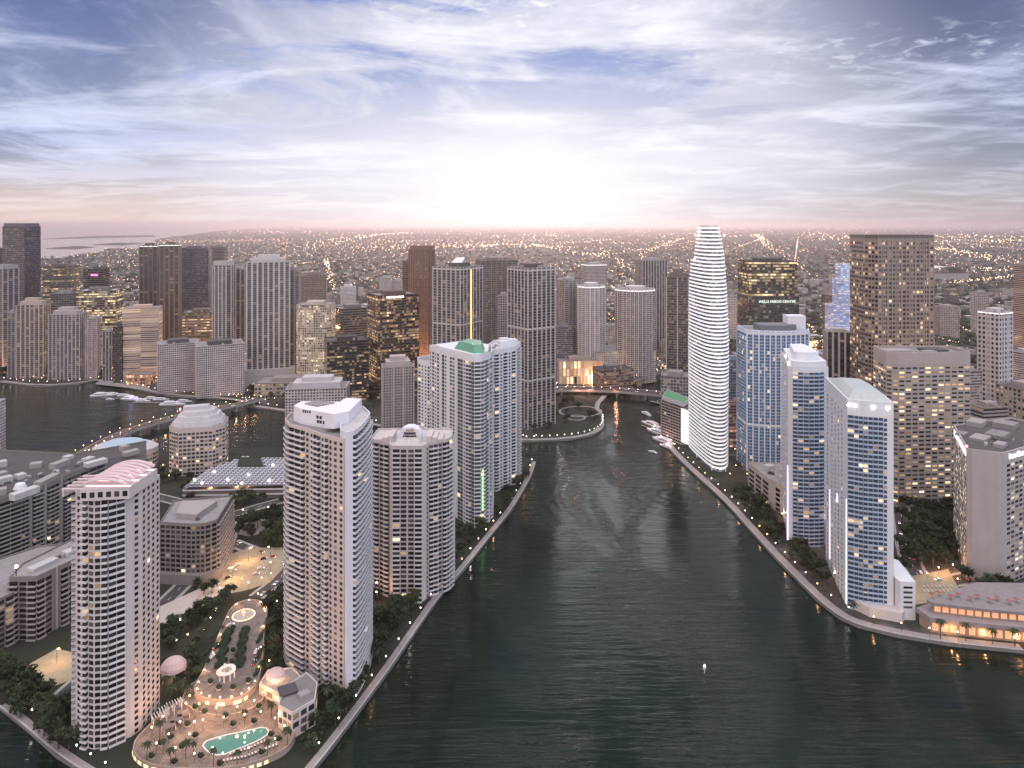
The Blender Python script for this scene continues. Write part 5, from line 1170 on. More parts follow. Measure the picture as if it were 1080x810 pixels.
# ------------------------------------------------------------------ plaza, terraces, pool
def deck(name, pts, z0, z1, mt, wallm, label, cat, thing=True):
    pl = ccw(pxs(pts, z1)); c = centre(pl); a = MB(); a.prism(pl, z0, z1, 1, False); a.cap(pl, z1, 0); return pl
stucco_w = mat('terrace_stucco', (.42, .33, .27), .8, .12, .2)
plaza = smooth(pxs([(233, 664), (223, 690), (211, 715), (203, 729), (207, 737), (220, 741.5), (237, 742.5), (255, 739), (267, 730), (275, 718), (278, 690), (280, 660), (284, 640), (266, 633), (244, 640)], 7), 2, True); plaza = ccw(plaza)
mid = ccw(smooth(pxs([(196, 728), (190, 742), (204, 753), (224, 758.5), (246, 757.5), (264, 752), (276, 744), (283, 732), (270, 715), (215, 715)], 5), 2, True))
pool_d = ccw(smooth(pxs([(135, 788), (160, 762), (185, 742), (205, 728), (285, 728), (300, 752), (314, 772), (306, 789), (282, 802), (248, 812), (198, 814), (150, 808)], 4), 2, True))
e = empty('plaza_deck', (*centre(plaza), 2), 'round ended stone plaza deck stepping down in lit terraces to the pool', 'plaza'); org = (*centre(plaza), 2)
def terr(nm, pl, z0, z1):
    a = MB(); a.prism(pl, z0, z1, 1, False); a.cap(pl, z1, 0); part(e, nm, a, [plaza_m, stucco_w], org)
terr('upper_terrace', plaza, 2, 8); terr('middle_terrace', mid, 2.01, 5.8)
a = MB(); a.prism(pool_d, 2.02, 4, 1, False)
poolp = ccw(smooth(pxs([(213, 784), (232, 777), (262, 771), (279, 767), (284, 773), (272, 781), (252, 789), (232, 797), (220, 793)], 4), 1, True))
a.cap(pool_d, 4, 0); part(e, 'pool_terrace', a, [plaza_m, stucco_w], org)
for pl, z in ((plaza, 8), (mid, 5.8), (pool_d, 4)):
    a = MB(); ring(a, offset(pl, -.3), .35, z + .004, z + 1.0); part(e, 'balustrade', a, stucco_w, org)
# door and niches in the terrace walls
for u, v in ((212, 747), (222, 750), (232, 751), (246, 750), (256, 747), (266, 741)):
    X, Y = px(u, v, 8); q = min(zip(plaza, plaza[1:]), key=lambda s: math.dist(s[0], (X, Y))); d = Vector(q[1]) - Vector(q[0]); a = MB()
    a.box(-1.0, 1.0, -.14, .03, 0, 1.7); o = part(e, 'niche', a, emit('niche_gold', (1, .62, .26), 1.6)); o.location = (q[0][0] - org[0], q[0][1] - org[1], 3.9); o.rotation_euler = (0, 0, math.atan2(d.y, d.x))
for k in range(len(pool_d)):
    p, q = Vector(pool_d[k]), Vector(pool_d[(k + 1) % len(pool_d)]); d = q - p
    if d.length < 3.0 or Vector((d.y, -d.x)).dot(-p) < 0: continue
    m = (p + q) / 2 + Vector((d.y, -d.x)).normalized() * .02; a = MB(); a.box(-d.length * .28, d.length * .28, -.1, .02, 0, 1.5); o = part(e, 'niche', a, emit('niche_gold', (1, .62, .26), 1.6)); o.location = (m.x - org[0], m.y - org[1], .3); o.rotation_euler = (0, 0, math.atan2(d.y, d.x))
pm = bpy.data.materials.new('pool_water'); pm.use_nodes = True; t = NT(pm.node_tree); b = t.n['Principled BSDF']
b.inputs['Base Color'].default_value = (.09, .22, .18, 1); b.inputs['Roughness'].default_value = .08; b.inputs['Emission Color'].default_value = (.16, .75, .60, 1); b.inputs['Emission Strength'].default_value = .07
t.put(b.inputs['Normal'], t.new('ShaderNodeBump', {'Strength': .25, 'Height': t.noise(t.new('ShaderNodeTexCoord').outputs['Object'], .8, 3)}))
pe = empty('swimming_pool', (*centre(poolp), 4), 'turquoise lit swimming pool on the terrace', 'pool'); po = (*centre(poolp), 4)
a = MB(); a.cap(poolp, 4.03); part(pe, 'pool_surface', a, pm, po); a = MB(); ring(a, offset(poolp, .7), .7, 4.004, 4.16); part(pe, 'pool_rim', a, w_rail, po)
for (u, v) in ((224, 788), (232, 778.5), (262, 773), (258, 783)):
    X, Y = px(u, v, 4); a = MB(); a.lathe([(.45, 4.04), (.35, 4.1), (.05, 4.14)], 8, 0, X, Y); part(pe, 'pool_light', a, emit('pool_lamp', (.85, 1, .85), 5), po)
# fountain rings
def fountain(u, v, z, r, label, fire):
    X, Y = px(u, v, z); e = empty('fountain', (X, Y, z), label, 'fountain')
    a = MB(); a.lathe([(r, 0), (r, .7), (r - .6, .75), (r - .6, .3), (.2, .3)], 24); part(e, 'basin', a, stone_pale)
    a = MB(); a.lathe([(r * .97, .78), (r * .96, 1.0), (r * .90, 1.0), (r * .89, .78)], 24, cap=False); part(e, 'ring_light', a, emit('ring_gold', (1, .55, .28), 2.0))
    a = MB(); a.lathe([(.5, .3), (.35, 2.2), (1.2, 2.5), (1.1, 2.7), (.25, 2.7), (.2, 4.2), (.7, 4.4), (.1, 5)], 10); part(e, 'pedestal', a, emit('pedestal_glow', (1, .50, .20), 1.4) if fire else w_rail)
    return e
fountain(257, 650, 8.02, 7, 'large round fountain with glowing orange ring at the plaza entrance', True)
fe = fountain(237, 709, 8.01, 4.2, 'small round fountain inside the white ring pavilion', False)
X, Y = px(239.5, 715, 8); ge = empty('ring_pavilion', (X, Y, 8.02), 'small white ring pavilion on columns at the end of the plaza', 'pavilion')
a = MB(); a.lathe([(3.0, 4.0), (4.4, 4.0), (4.4, 4.8), (3.0, 4.8), (3.0, 4.0)], 20, cap=False); part(ge, 'ring_beam', a, emit('ring_beam', (1, .84, .72), .55))
for k in range(8):
    t = k * math.pi / 4; a = MB(); a.tube((3.9 * math.cos(t), 3.9 * math.sin(t), 0), (3.9 * math.cos(t), 3.9 * math.sin(t), 4), .4, .33, 8); part(ge, 'column', a, w_rail)
# clipped hedges on the plaza
hedge_m = mat('hedge_leaf', (.022, .042, .016), .9, .35, .8)
def hedge_mesh(L, W, H):
    a = MB(); rz = random.Random(int(L * 10))
    for _ in range(int(L * W * 5)):
        x, y, z = rz.uniform(-L / 2, L / 2), rz.uniform(-W / 2, W / 2), H * (.25 + .75 * rz.random() ** .5); s = rz.uniform(.4, .8); t = rz.uniform(0, 6.3); dx, dy = math.cos(t) * s, math.sin(t) * s; h = rz.uniform(-.4, .4)
        a.quad([(x - dx, y - dy, z - h), (x + dy, y - dx, z), (x + dx, y + dy, z + h), (x - dy, y + dx, z)])
    a.box(-L / 2 + .3, L / 2 - .3, -W / 2 + .3, W / 2 - .3, 0, H * .7); return a.mesh('hedge', hedge_m)
hm_ = [hedge_mesh(8.5, 4.4, 2.2), hedge_mesh(13, 1.7, 1.3)]
def hedge(u, v, z, rz, k, label): X, Y = px(u, v, z); o = tag(link('hedge', hm_[k], None, (X, Y, z), rz), label, 'hedge', 'clipped hedges on the plaza'); return o
for (u, v, rz, k) in ((240, 670, 1.5, 0), (237, 679, 1.5, 0), (234.5, 690, 1.5, 0), (233, 701, 1.5, 0), (258, 668, 1.6, 0), (256, 678, 1.6, 0), (254, 689, 1.6, 0), (253, 700, 1.6, 0)): hedge(u, v, 8, rz, k, 'clipped dark hedge block in the middle of the plaza')
for (u, v, rz) in ((228, 668, 1.35), (221, 686, 1.35), (214, 703, 1.35), (275, 672, 1.58), (274, 690, 1.58), (272.5, 706, 1.58)): hedge(u, v, 8, rz, 1, 'long low hedge lining the side of the plaza')
# podium building, tents, pergolas
PB = [(-116, 352), (-114.5, 339), (-106, 333.5), (-97.5, 343), (-100, 356), (-108, 364)]
e, org = near('club_house', 'white latticed club house with grey roof at the corner of the pool terrace', 'building', PB)
facade(e, org, PB, 2, 12, 4.0, {0: 'WWW', 1: 'WWW', 2: 'WWW', 3: 'WWW'}, None, w_ivory, glass('glass_mall', (.03, .03, .03)), w_rail, 40, wh=.66, parapet=.9)
a = MB(); 
a.obox(-113.5, 350, .5, -4.5, 4.5, -4, 4, 14.92, 15.3); part(e, 'dark_canopy', a, mat('canvas_dark', (.10, .09, .10), .9), org)
a = MB(); a.obox(-104, 346, .75, -2.6, 2.6, -2, 2, 13.7, 16.2); part(e, 'roof_unit', a, concrete, org)
PC = [(-131, 371), (-131.5, 360), (-118, 352), (-110, 364), (-118, 373)]
e, org = near('club_pavilion', 'low pink domed pavilion between club house and blush tower', 'pavilion', PC)
facade(e, org, PC, 2, 9, 4.2, {0: 'WW', 1: 'WWW', 2: 'WW'}, None, w_blush, glass('glass_lit', (.1, .06, .04), .8, 1.4), w_rail, 30, parapet=.6)
pinkc = mat('canvas_pink', (.68, .50, .47), .8, .08)
def tent(X, Y, z, r, h, label):
    e = empty('canopy_tent', (X, Y, z), label, 'tent'); a = MB(); a.lathe([(r, h * .55), (r * .92, h * .72), (r * .66, h * .92), (r * .3, h * 1.05), (.15, h * 1.1)], 16); part(e, 'canopy', a, pinkc)
    for k in range(6):
        t = k * math.pi / 3; a = MB(); a.tube((r * .9 * math.cos(t), r * .9 * math.sin(t), 0), (r * .9 * math.cos(t), r * .9 * math.sin(t), h * .6), .25); part(e, 'pole', a, w_rail)
    li = bpy.data.lights.new('tent_lamp', 'POINT'); li.energy = 2600; li.color = (1, .55, .32); li.shadow_soft_size = .6; link('tent_lamp', li, e, (0, 0, h * .35))
X, Y = px(183, 716, 2); tent(X, Y, 2, 7, 11, 'pink canvas canopy lit from within beside the ivory tower')
tent(-124, 363, 11.62, 5, 5, 'pink canvas dome on the roof of the low pavilion')
for k, (u, v) in enumerate(((168, 762), (176, 755), (184, 750))):
    X, Y = px(u, v, 4); e = empty('pergola', (X, Y, 2), ('white timber pergola on the terrace nearest the ivory tower', 'white timber pergola in the middle of its row of three', 'white timber pergola nearest the plaza of its row of three')[k], 'pergola'); e.rotation_euler = (0, 0, .7)
    for sx in (-3, 3):
        for sy in (-1.6, 1.6): a = MB(); a.box(sx - .2, sx + .2, sy - .2, sy + .2, 0, 6.2); part(e, 'post', a, w_rail)
    for j in range(6): a = MB(); a.box(-3.4 + j * 1.3, -3.05 + j * 1.3, -2.2, 2.2, 6.21, 6.6); part(e, 'beam', a, w_rail)
for (u, v, k) in ((178, 771, 0), (186, 764, 1), (193, 758, 2)):
    X, Y = px(u, v, 4); e = empty('cabana', (X, Y, 4), ('grey roofed cabana beside the pool terrace edge, lowest of its row', 'grey roofed cabana in the middle of its row of three', 'grey roofed cabana nearest the lit plaza wall')[k], 'cabana', None, .75)
    a = MB(); a.box(-2.8, 2.8, -2, 2, 2.6, 2.9); part(e, 'canopy', a, mat('canvas_grey', (.16, .14, .15), .9))
    for sx in (-2.6, 2.6):
        for sy in (-1.8, 1.8): a = MB(); a.box(sx - .12, sx + .12, sy - .12, sy + .12, 0, 2.6); part(e, 'post', a, w_rail)
# planters with clipped round shrubs on the terraces
a = MB(); a.lathe([(1.3, 0), (1.45, .7), (1.2, .72), (1.2, .6)], 10); pl1 = a.mesh('planter', stone_pale); a = MB(); qq_ = random.Random(3)
for _ in range(90):
    v_ = Vector((qq_.gauss(0, 1), qq_.gauss(0, 1), qq_.gauss(0, 1))).normalized() * 1.35; c_ = Vector((v_.x, v_.y, 1.6 + v_.z * .8)); s_ = qq_.uniform(.25, .5); u_ = v_.orthogonal().normalized(); w_ = Vector((qq_.gauss(0, 1), qq_.gauss(0, 1), qq_.gauss(0, 1))).normalized()
    a.quad([tuple(c_ + u_ * s_), tuple(c_ + w_ * s_), tuple(c_ - u_ * s_), tuple(c_ - w_ * s_)])
a.ico((0, 0, 1.6), 1.1, 0, .15, .85, qq_); pl2 = a.mesh('shrub', hedge_m)
for (u, v, z) in ((192, 790, 4), (206, 778, 4), (170, 786, 4), (184, 806, 4), (212, 800, 4), (246, 766, 4), (268, 763, 4), (286, 777, 4), (294, 782, 4), (276, 796, 4), (232, 808, 4), (160, 800, 4), (198, 766, 4), (180, 780, 4), (216, 753, 5.8), (238, 757, 5.8), (258, 754, 5.8), (273, 747, 5.8), (206, 748, 5.8), (246, 727, 8), (231, 727, 8), (222, 721, 8), (262, 720, 8), (246, 664, 8), (246, 688, 8), (245, 700, 8)):
    X, Y = px(u, v, z); inst('planter', 'round stone planter with a clipped shrub on the terraces', 'planter', (X, Y, z + .006), 0, [('planter', pl1), ('shrub', pl2)], 'planters on the plaza terraces')
# sun loungers
a = MB(); a.box(-.38, .38, -1, .35, .32, .42); a.quad([(-.38, .35, .42), (.38, .35, .42), (.38, 1.0, .95), (-.38, 1.0, .95)]); lm1 = a.mesh('mattress', mat('lounger_white', (.70, .66, .64), .8, .05))
a = MB()
a.box(-.36, .36, -.95, .95, .22, .31); lm2 = a.mesh('frame', dark_metal); a = MB(); a.box(-.3, .3, -.8, -.7, 0, .22); a.box(-.3, .3, .7, .8, 0, .22); lm3 = a.mesh('legs', dark_metal)
for row in ([(243, 796), (262, 790), (282, 781)], [(236, 803), (258, 799), (292, 786)]):
    for (x, y, h) in along(pxs(row, 4), 1.55): inst('sun_lounger', 'white sun lounger in the rows beside the lit pool', 'sun lounger', (x, y, 4.005), h + math.pi, [('mattress', lm1), ('frame', lm2), ('legs', lm3)], 'sun loungers by the pool')

# ------------------------------------------------------------------ lamps
a = MB(); a.tube((0, 0, 0), (0, 0, 4.6), .11, .07, 6); lp = a.mesh('post', dark_metal)
a = MB(); a.lathe([(.1, 4.6), (.28, 4.75), (.34, 5.0), (.25, 5.3), (.05, 5.4)], 8); lg = a.mesh('lamp_globe', warm_lamp); a = MB(); a.lathe([(.1, 4.6), (.28, 4.75), (.34, 5.0), (.25, 5.3), (.05, 5.4)], 8); lgw = a.mesh('lamp_globe', white_lamp)
a = MB(); a.tube((0, 0, 0), (0, 0, 8.5), .16, .10, 6); a.tube((0, 0, 8.5), (1.6, 0, 9.0), .08, .07, 5); lp2 = a.mesh('post', dark_metal)
a = MB(); a.box(1.2, 2.3, -.35, .35, 8.75, 9.05); lh2 = a.mesh('lamp_head', warm_lamp)
a = MB(); a.tube((0, 0, 0), (0, 0, .9), .16, .12, 6); bp_ = a.mesh('post', dark_metal); a = MB(); a.lathe([(.2, .9), (.32, 1.0), (.30, 1.35), (.05, 1.45)], 8); bl_ = a.mesh('lamp_cap', warm_lamp)
def lamp(x, y, z, label, group, white=False, light=0.0, kind='globe', rz=0.0):
    ps = {'globe': [('post', lp), ('lamp_globe', lgw if white else lg)], 'street': [('post', lp2), ('lamp_head', lh2)], 'bollard': [('post', bp_), ('lamp_cap', bl_)]}[kind]
    e = inst({'globe': 'lamp_post', 'street': 'street_lamp', 'bollard': 'bollard_light'}[kind], label, 'lamp', (x, y, z), rz, ps, group)
    if light:
        li = bpy.data.lights.new('lamp_light', 'POINT'); li.energy = light * 1.7; li.color = (1, .86, .70) if white else (1, .50, .22); li.shadow_soft_size = .5
        link('lamp_light', li, e, (0, 0, {'globe': 6.1, 'street': 8.4, 'bollard': 1.8}[kind]))
    return e
for k, (x, y, h) in enumerate(along(smooth(isl_right, 2), 17, 8)): lamp(x - 3.2, y + .5, 2.05, 'white globe lamp on the island promenade along the channel', 'lamps along the island promenade', k % 2 == 0, 260 if k % 3 == 0 else 0)
for k, (x, y, h) in enumerate(along(smooth(right_shore[2:15], 2), 15, 6)): lamp(x + 5.5, y + 2.5, 2.05, 'globe lamp on the wide promenade across the river', 'lamps along the far bank promenade', k % 3 == 0, 320 if k % 3 == 1 and x < 420 else 0)
for k, (x, y, h) in enumerate(along(smooth(isl_south[3:7], 1), 11, 4)): lamp(x + 3.5, y + 2.5, 2.05, 'globe lamp on the path under the dark trees at the island edge', 'lamps along the shaded path', True, 160 if k % 3 == 0 else 0)
for k, (x, y, h) in enumerate(along(smooth(river_left[2:20], 1), 15, 5)):
    if x < 40: lamp(x, y + 4, 2.05, 'warm lamp on the bay front walk', 'lamps along the bay front', k % 3 == 0)
for (x, y, h) in along(smooth(pxs([(548, 466), (600, 464), (627, 458.5), (637, 451), (637, 441)]), 1), 9): lamp(x - 1, y + 3, 2.05, 'bright lamp on the rim of the round park', 'lamps round the park point', True)
for k, (x, y, h) in enumerate(along(shore_dr, 20, 3)): lamp(x, y - 6, 2.1, 'tall street lamp on the bay front drive', 'street lamps on the bay front drive', kind='street', rz=1.57)
for k in range(0, len(plaza), 3):
    p = offset(plaza, -1.6)[k]; lamp(p[0], p[1], 8.005, 'low glowing bollard round the plaza edge', 'bollard lights round the plaza', kind='bollard', light=300 if k % 2 == 0 else 0)
for u, v, z, en in ((210, 753, 5.8, 1100), (228, 757, 5.8, 1100), (250, 756, 5.8, 1100), (268, 749, 5.8, 1100), (278, 740, 5.8, 700), (200, 744, 5.8, 600)):
    x, y = px(u, v, z); lamp(x, y, z + .005, 'warm globe lamp on the middle terrace above the pool', 'lamps on the middle terrace', light=en)
for k, (u, v) in enumerate(((205, 772), (200, 785), (214, 770), (236, 767), (258, 764), (275, 761), (290, 768), (300, 776), (190, 772), (178, 785), (185, 800), (205, 806), (235, 806), (262, 800), (290, 790), (165, 795), (160, 778), (172, 766), (196, 752))):
    x, y = px(u, v, 4); lamp(x, y, 4.005, 'warm globe lamp on the pool terrace', 'lamps on the pool terrace', light=520 if k % 2 == 0 else 0)
for k, (u, v) in enumerate(((190, 662), (200, 655), (214, 648), (226, 640), (236, 634), (246, 628), (262, 622), (276, 617), (286, 612), (222, 660), (228, 652), (283, 668), (288, 690), (284, 706), (279, 652), (292, 642), (272, 634), (215, 672), (198, 678), (186, 684), (232, 628), (255, 618))):
    x, y = px(u, v); lamp(x, y, 2.05, 'warm globe lamp by the driveway among the hedges', 'lamps along the driveway', k % 5 == 0, 420 if k % 2 == 0 else 0)
for k, (u, v, en) in enumerate(((238, 588, 0), (262, 592, 5200), (285, 590, 0), (245, 612, 4800), (285, 605, 0), (300, 578, 0), (240, 570, 900), (232, 552, 700), (258, 548, 900), (282, 545, 900), (215, 540, 0), (250, 522, 1600), (262, 520, 1600), (282, 520, 0), (222, 523, 1400), (170, 500, 700), (178, 512, 700), (160, 480, 900), (163, 488, 900), (60, 700, 2600), (88, 690, 0), (398, 640, 1800), (400, 628, 0), (395, 612, 1200), (500, 552, 500), (508, 556, 500), (513, 548, 0))):
    x, y = px(u, v); lamp(x, y, 2.08, 'tall street lamp in a lit yard of the island', 'street lamps in the island yards', kind='street', light=en, rz=k * 1.3)
for k, (u, v, en) in enumerate(((953, 625, 1500), (962, 618, 0), (978, 612, 0), (990, 606, 2200), (1005, 603, 2200), (1010, 618, 0), (950, 600, 0), (880, 612, 700), (850, 582, 900), (838, 566, 0), (825, 548, 900), (812, 532, 0), (800, 518, 900), (788, 505, 0), (776, 496, 700), (770, 505, 900))):
    x, y = px(u, v); lamp(x, y, 2.12, 'warm lamp between the blue towers and the promenade trees', 'lamps behind the far promenade', light=en)
for k in range(60):
    u = rr.uniform(100, 300); v = rr.uniform(398, 424) + (u - 100) * .02; x, y = px(u, v)
    if inside((x, y), mainland) and free(x, y, 2): lamp(x, y, 2.1, 'warm lamp among the trees behind the marina', 'lamps behind the marina', k % 4 == 0)
for k in range(80):
    u = rr.uniform(275, 425); v = rr.uniform(374, 404); x, y = px(u, v)
    if free(x, y, 2): lamp(x, y, 2.1, 'lamp over the crowded lit parking ground', 'lamps over the parking ground', True, 0, 'street', rr.uniform(0, 6))

nl = 0
while nl < 46:  # lamps added at random spots to throw orange light on streets and facades
    u0_, v0_, su, sv = rr.choice(((80, 392, 50, 4), (150, 394, 25, 4), (270, 396, 40, 7), (350, 390, 40, 7), (430, 396, 25, 6), (610, 398, 25, 7), (660, 397, 20, 6), (215, 350, 25, 8), (470, 345, 25, 15), (610, 350, 15, 8), (860, 380, 20, 20), (1020, 390, 35, 25)))
    x, y = px(u0_ + rr.gauss(0, su), v0_ + rr.gauss(0, sv))
    if inside((x, y), mainland) and free(x, y, 3) and y > 700: lamp(x, y, 2.1, 'orange street lamp glowing at the foot of the mainland towers', 'street lamps among the mainland towers', light=42000, kind='street', rz=rr.uniform(0, 6)); nl += 1
# ------------------------------------------------------------------ bridges
def bridge(name, label, pts, wd, z, dz, np_, rail=True):
    p = smooth(pts, 2); c = (*p[len(p) // 2], 2); e = empty(name, c, label, 'bridge')
    a = MB(); strip(a, p, wd, z); part(e, 'roadway', a, asphalt, c)
    for s in (1, -1):
        q = []
        for i, m in enumerate(p):
            d = (Vector(p[min(i + 1, len(p) - 1)]) - Vector(p[max(i - 1, 0)])).normalized(); q.append((m[0] - d.y * s * wd / 2, m[1] + d.x * s * wd / 2))
        a = MB()
        for (A, B) in zip(q, q[1:]):
            d = Vector(B) - Vector(A); a.obox(A[0], A[1], math.atan2(d.y, d.x), -.05, d.length + .05, -.25, .25, z - dz, z + 1.0)
        part(e, 'parapet', a, concrete, c)
    a = MB()
    strip(a, p, wd - .6, z - dz); part(e, 'soffit', a, concrete, c)
    for (x, y, h) in along(p, np_, np_ / 2):
        a = MB(); a.obox(x, y, h, -1.1, 1.1, -wd * .42, wd * .42, -1, z - dz - .02); part(e, 'pier', a, concrete, c)
    return p
bp = bridge('causeway_bridge', 'long curved causeway bridge with lamps on both sides', [px(u, v, 8) for u, v in ((76, 487), (95, 474), (130, 456), (175, 442), (220, 432.5), (255, 426), (275, 420))], 15, 8, 1.3, 26)
for s in (1, -1):
    for (x, y, h) in along(bp, 15.5, 6): lamp(x - math.sin(h) * 6.6 * s, y + math.cos(h) * 6.6 * s, 8.02, 'warm globe lamp on the parapet of the curved causeway', 'lamps along the causeway', light=900 if s > 0 else 0)
rb = bridge('river_bridge', 'flat river bridge lit pink at the head of the channel', [(50, 1012), (92, 1020), (150, 1012), (222, 985), (262, 972)], 22, 9, 2.2, 42)
for (x, y, h) in along(rb, 13, 3): lamp(x, y - 9, 9.02, 'pink white lamp on the parapet of the river bridge', 'lamps along the river bridge', True)
ramp = bridge('ramp_bridge', 'narrow raised ramp climbing away behind the river bridge', [(168, 1040), (206, 1085), (250, 1130), (300, 1180)], 9, 12, 1.4, 30)
for (x, y, h) in along(ramp, 12, 3): lamp(x, y + 3, 12.02, 'warm lamp on the raised ramp behind the river bridge', 'lamps along the ramp')
for (x, y, c_) in ((96, 1004, 0), (112, 1004, 1), (150, 998, 0)):
    li = bpy.data.lights.new('bridge_light', 'POINT'); li.energy = 9000; li.color = (1, .42, .26); li.shadow_soft_size = 1; link('bridge_light', li, None, (x, y, 14))

# ------------------------------------------------------------------ trees and palms
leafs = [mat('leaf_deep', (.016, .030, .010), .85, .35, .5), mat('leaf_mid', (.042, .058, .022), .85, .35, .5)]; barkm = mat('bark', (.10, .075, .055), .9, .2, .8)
def tree_meshes(seed, h, r_):
    q = random.Random(seed); a = MB(); a.tube((0, 0, 0), (.1, 0, h * .42), .34, .24, 6)
    lob = [(q.uniform(-.55, .55) * r_, q.uniform(-.55, .55) * r_, h * q.uniform(.5, .8), r_ * q.uniform(.42, .62)) for _ in range(7)]
    for l in lob[:4]: a.tube((.1, 0, h * .4), (l[0] * .8, l[1] * .8, l[2]), .2, .06, 5)
    tm = a.mesh('trunk', barkm); a = MB()
    for l in lob:
        for _ in range(52):
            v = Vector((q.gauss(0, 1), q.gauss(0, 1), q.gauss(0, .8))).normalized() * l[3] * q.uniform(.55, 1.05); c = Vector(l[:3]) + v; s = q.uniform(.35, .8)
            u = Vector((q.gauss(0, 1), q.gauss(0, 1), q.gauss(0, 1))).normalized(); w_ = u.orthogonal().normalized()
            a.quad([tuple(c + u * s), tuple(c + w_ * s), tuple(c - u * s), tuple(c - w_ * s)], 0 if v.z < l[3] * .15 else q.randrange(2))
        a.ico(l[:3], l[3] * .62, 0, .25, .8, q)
    return tm, a.mesh('crown', leafs)
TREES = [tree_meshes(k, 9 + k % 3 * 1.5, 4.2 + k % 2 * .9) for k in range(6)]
def palm_meshes(seed, h):
    q = random.Random(seed); a = MB(); lean = q.uniform(-.5, .5); pts = [(lean * (t / 4) ** 2, 0, h * t / 4) for t in range(5)]
    for k in range(4): a.tube(pts[k], pts[k + 1], .24 - .03 * k, .21 - .03 * k, 6)
    tm = a.mesh('trunk', barkm); a = MB(); tp = Vector(pts[-1])
    for k in range(15):
        t = k * 2.4 + q.uniform(-.2, .2); up = q.uniform(.2, 1.1); L = q.uniform(2.4, 3.4); pr = None
        for j in range(6):
            f = j / 5; c = tp + Vector((math.cos(t) * L * f, math.sin(t) * L * f, up * 1.6 * f - 2.6 * f * f)); w_ = Vector((-math.sin(t), math.cos(t), 0)) * (.5 * math.sin(math.pi * min(.98, f * .85 + .12)))
            if pr: a.quad([tuple(pr[0] - pr[1]), tuple(c - w_), tuple(c + Vector((0, 0, .12))), tuple(pr[0] + Vector((0, 0, .12)))], k % 2); a.quad([tuple(pr[0] + Vector((0, 0, .12))), tuple(c + Vector((0, 0, .12))), tuple(c + w_), tuple(pr[0] + pr[1])], k % 2)
            pr = (c, w_)
    return tm, a.mesh('crown', leafs)
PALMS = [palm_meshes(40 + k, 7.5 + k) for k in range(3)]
rt = random.Random(5); ALLT = []
ROADS = [isl_road, isl_road2, drive, shore_dr, bay_blvd, bis]
def tree(x, y, z, label, group, palm=False, s=1.0):
    tm, cm = (PALMS if palm else TREES)[rt.randrange(3 if palm else 6)]
    inst('palm_tree' if palm else 'leafy_tree', label, 'palm' if palm else 'tree', (x, y, z), rt.uniform(0, 6.28), [('trunk', tm), ('crown', cm)], group, s * rt.uniform(.8, 1.2)); ALLT.append((x, y))
def fill(pts, n, label, group, palm=False, s=1.0, gap=5.0):
    pl = pxs(pts); us = [p[0] for p in pl]; vs = [p[1] for p in pl]; k = 0
    for _ in range(n * 30):
        x, y = rt.uniform(min(us), max(us)), rt.uniform(min(vs), max(vs))
        if not inside((x, y), pl) or not free(x, y, 3.5) or any(math.dist((x, y), q) < gap for q in ALLT): continue
        if any(math.dist((x, y), q) < 7 for r_ in ROADS for q in r_): continue
        tree(x, y, 2, label, group, palm, s); k += 1
        if k >= n: break
fill([(0, 700), (40, 735), (90, 735), (92, 800), (60, 790), (0, 742)], 26, 'dark leafy tree in the grove on the island corner below the ivory tower', 'trees in the island corner grove')
fill([(240, 552), (300, 545), (302, 578), (262, 576), (238, 584)], 26, 'dark leafy tree in the garden between road and blush tower', 'trees in the island garden', s=1.05)
fill([(168, 540), (200, 620), (168, 640)], 8, 'dark leafy tree at the foot of the gridded office block', 'trees at the office foot', s=.8)
fill([(175, 700), (215, 668), (208, 720), (185, 735)], 9, 'small leafy tree in the garden left of the plaza', 'trees left of the plaza', s=.7)
fill([(222, 522), (300, 518), (300, 540), (228, 546)], 10, 'dark leafy tree beside the latticed deck', 'trees beside the deck')
fill([(168, 500), (215, 512), (225, 560), (180, 530)], 12, 'dark leafy tree behind the gridded office block', 'trees behind the office block')
fill([(172, 690), (235, 640), (245, 630), (170, 668)], 18, 'dark leafy tree beside the driveway hedge', 'trees by the driveway', s=.8)
fill([(222, 598), (200, 615), (180, 625), (170, 640), (228, 630)], 3, 'dark leafy tree beside the motor court', 'trees by the motor court', s=.8)
fill([(282, 635), (302, 620), (304, 700), (284, 722)], 20, 'dark leafy tree between plaza and blush tower', 'trees beside the plaza', s=.85)
fill([(395, 600), (440, 640), (400, 700), (388, 720), (396, 650)], 18, 'dark leafy tree between blush tower and promenade', 'trees on the channel side of the towers', s=.9)
fill([(478, 560), (520, 555), (470, 605), (446, 640), (448, 640)], 14, 'dark leafy tree between sand tower and promenade', 'trees below the sand tower', s=.85)
fill([(330, 745), (388, 712), (372, 745), (330, 798), (318, 790)], 14, 'dark leafy tree on the bank below the blush tower', 'trees on the bank below the blush tower', s=.8)
fill([(520, 545), (545, 505), (560, 492), (556, 505), (528, 548)], 8, 'dark leafy tree at the north tip of the island', 'trees at the island tip', s=.85)
fill([(948, 525), (1006, 520), (1008, 598), (950, 606)], 44, 'dark leafy tree in the small park in front of the brown office block', 'trees in the office park', s=1.25, gap=6)
fill([(1008, 598), (1060, 622), (1080, 628), (1040, 636), (1010, 622)], 8, 'dark leafy tree at the foot of the travertine hotel', 'trees at the hotel foot', s=.9)
fill([(772, 520), (790, 520), (850, 580), (880, 625), (862, 615), (815, 572)], 48, 'dark leafy tree lining the far promenade in front of the blue towers', 'trees along the far promenade', s=.85, gap=4.5)
fill([(0, 384), (100, 384), (130, 392), (130, 400), (0, 399)], 26, 'dark leafy tree on the bay front below the condo rows', 'trees along the bay front', s=1.3, gap=8)
fill([(560, 440), (590, 425), (634, 428), (634, 452), (600, 460), (556, 460)], 16, 'dark leafy tree round the park point', 'trees on the park point', s=1.0)
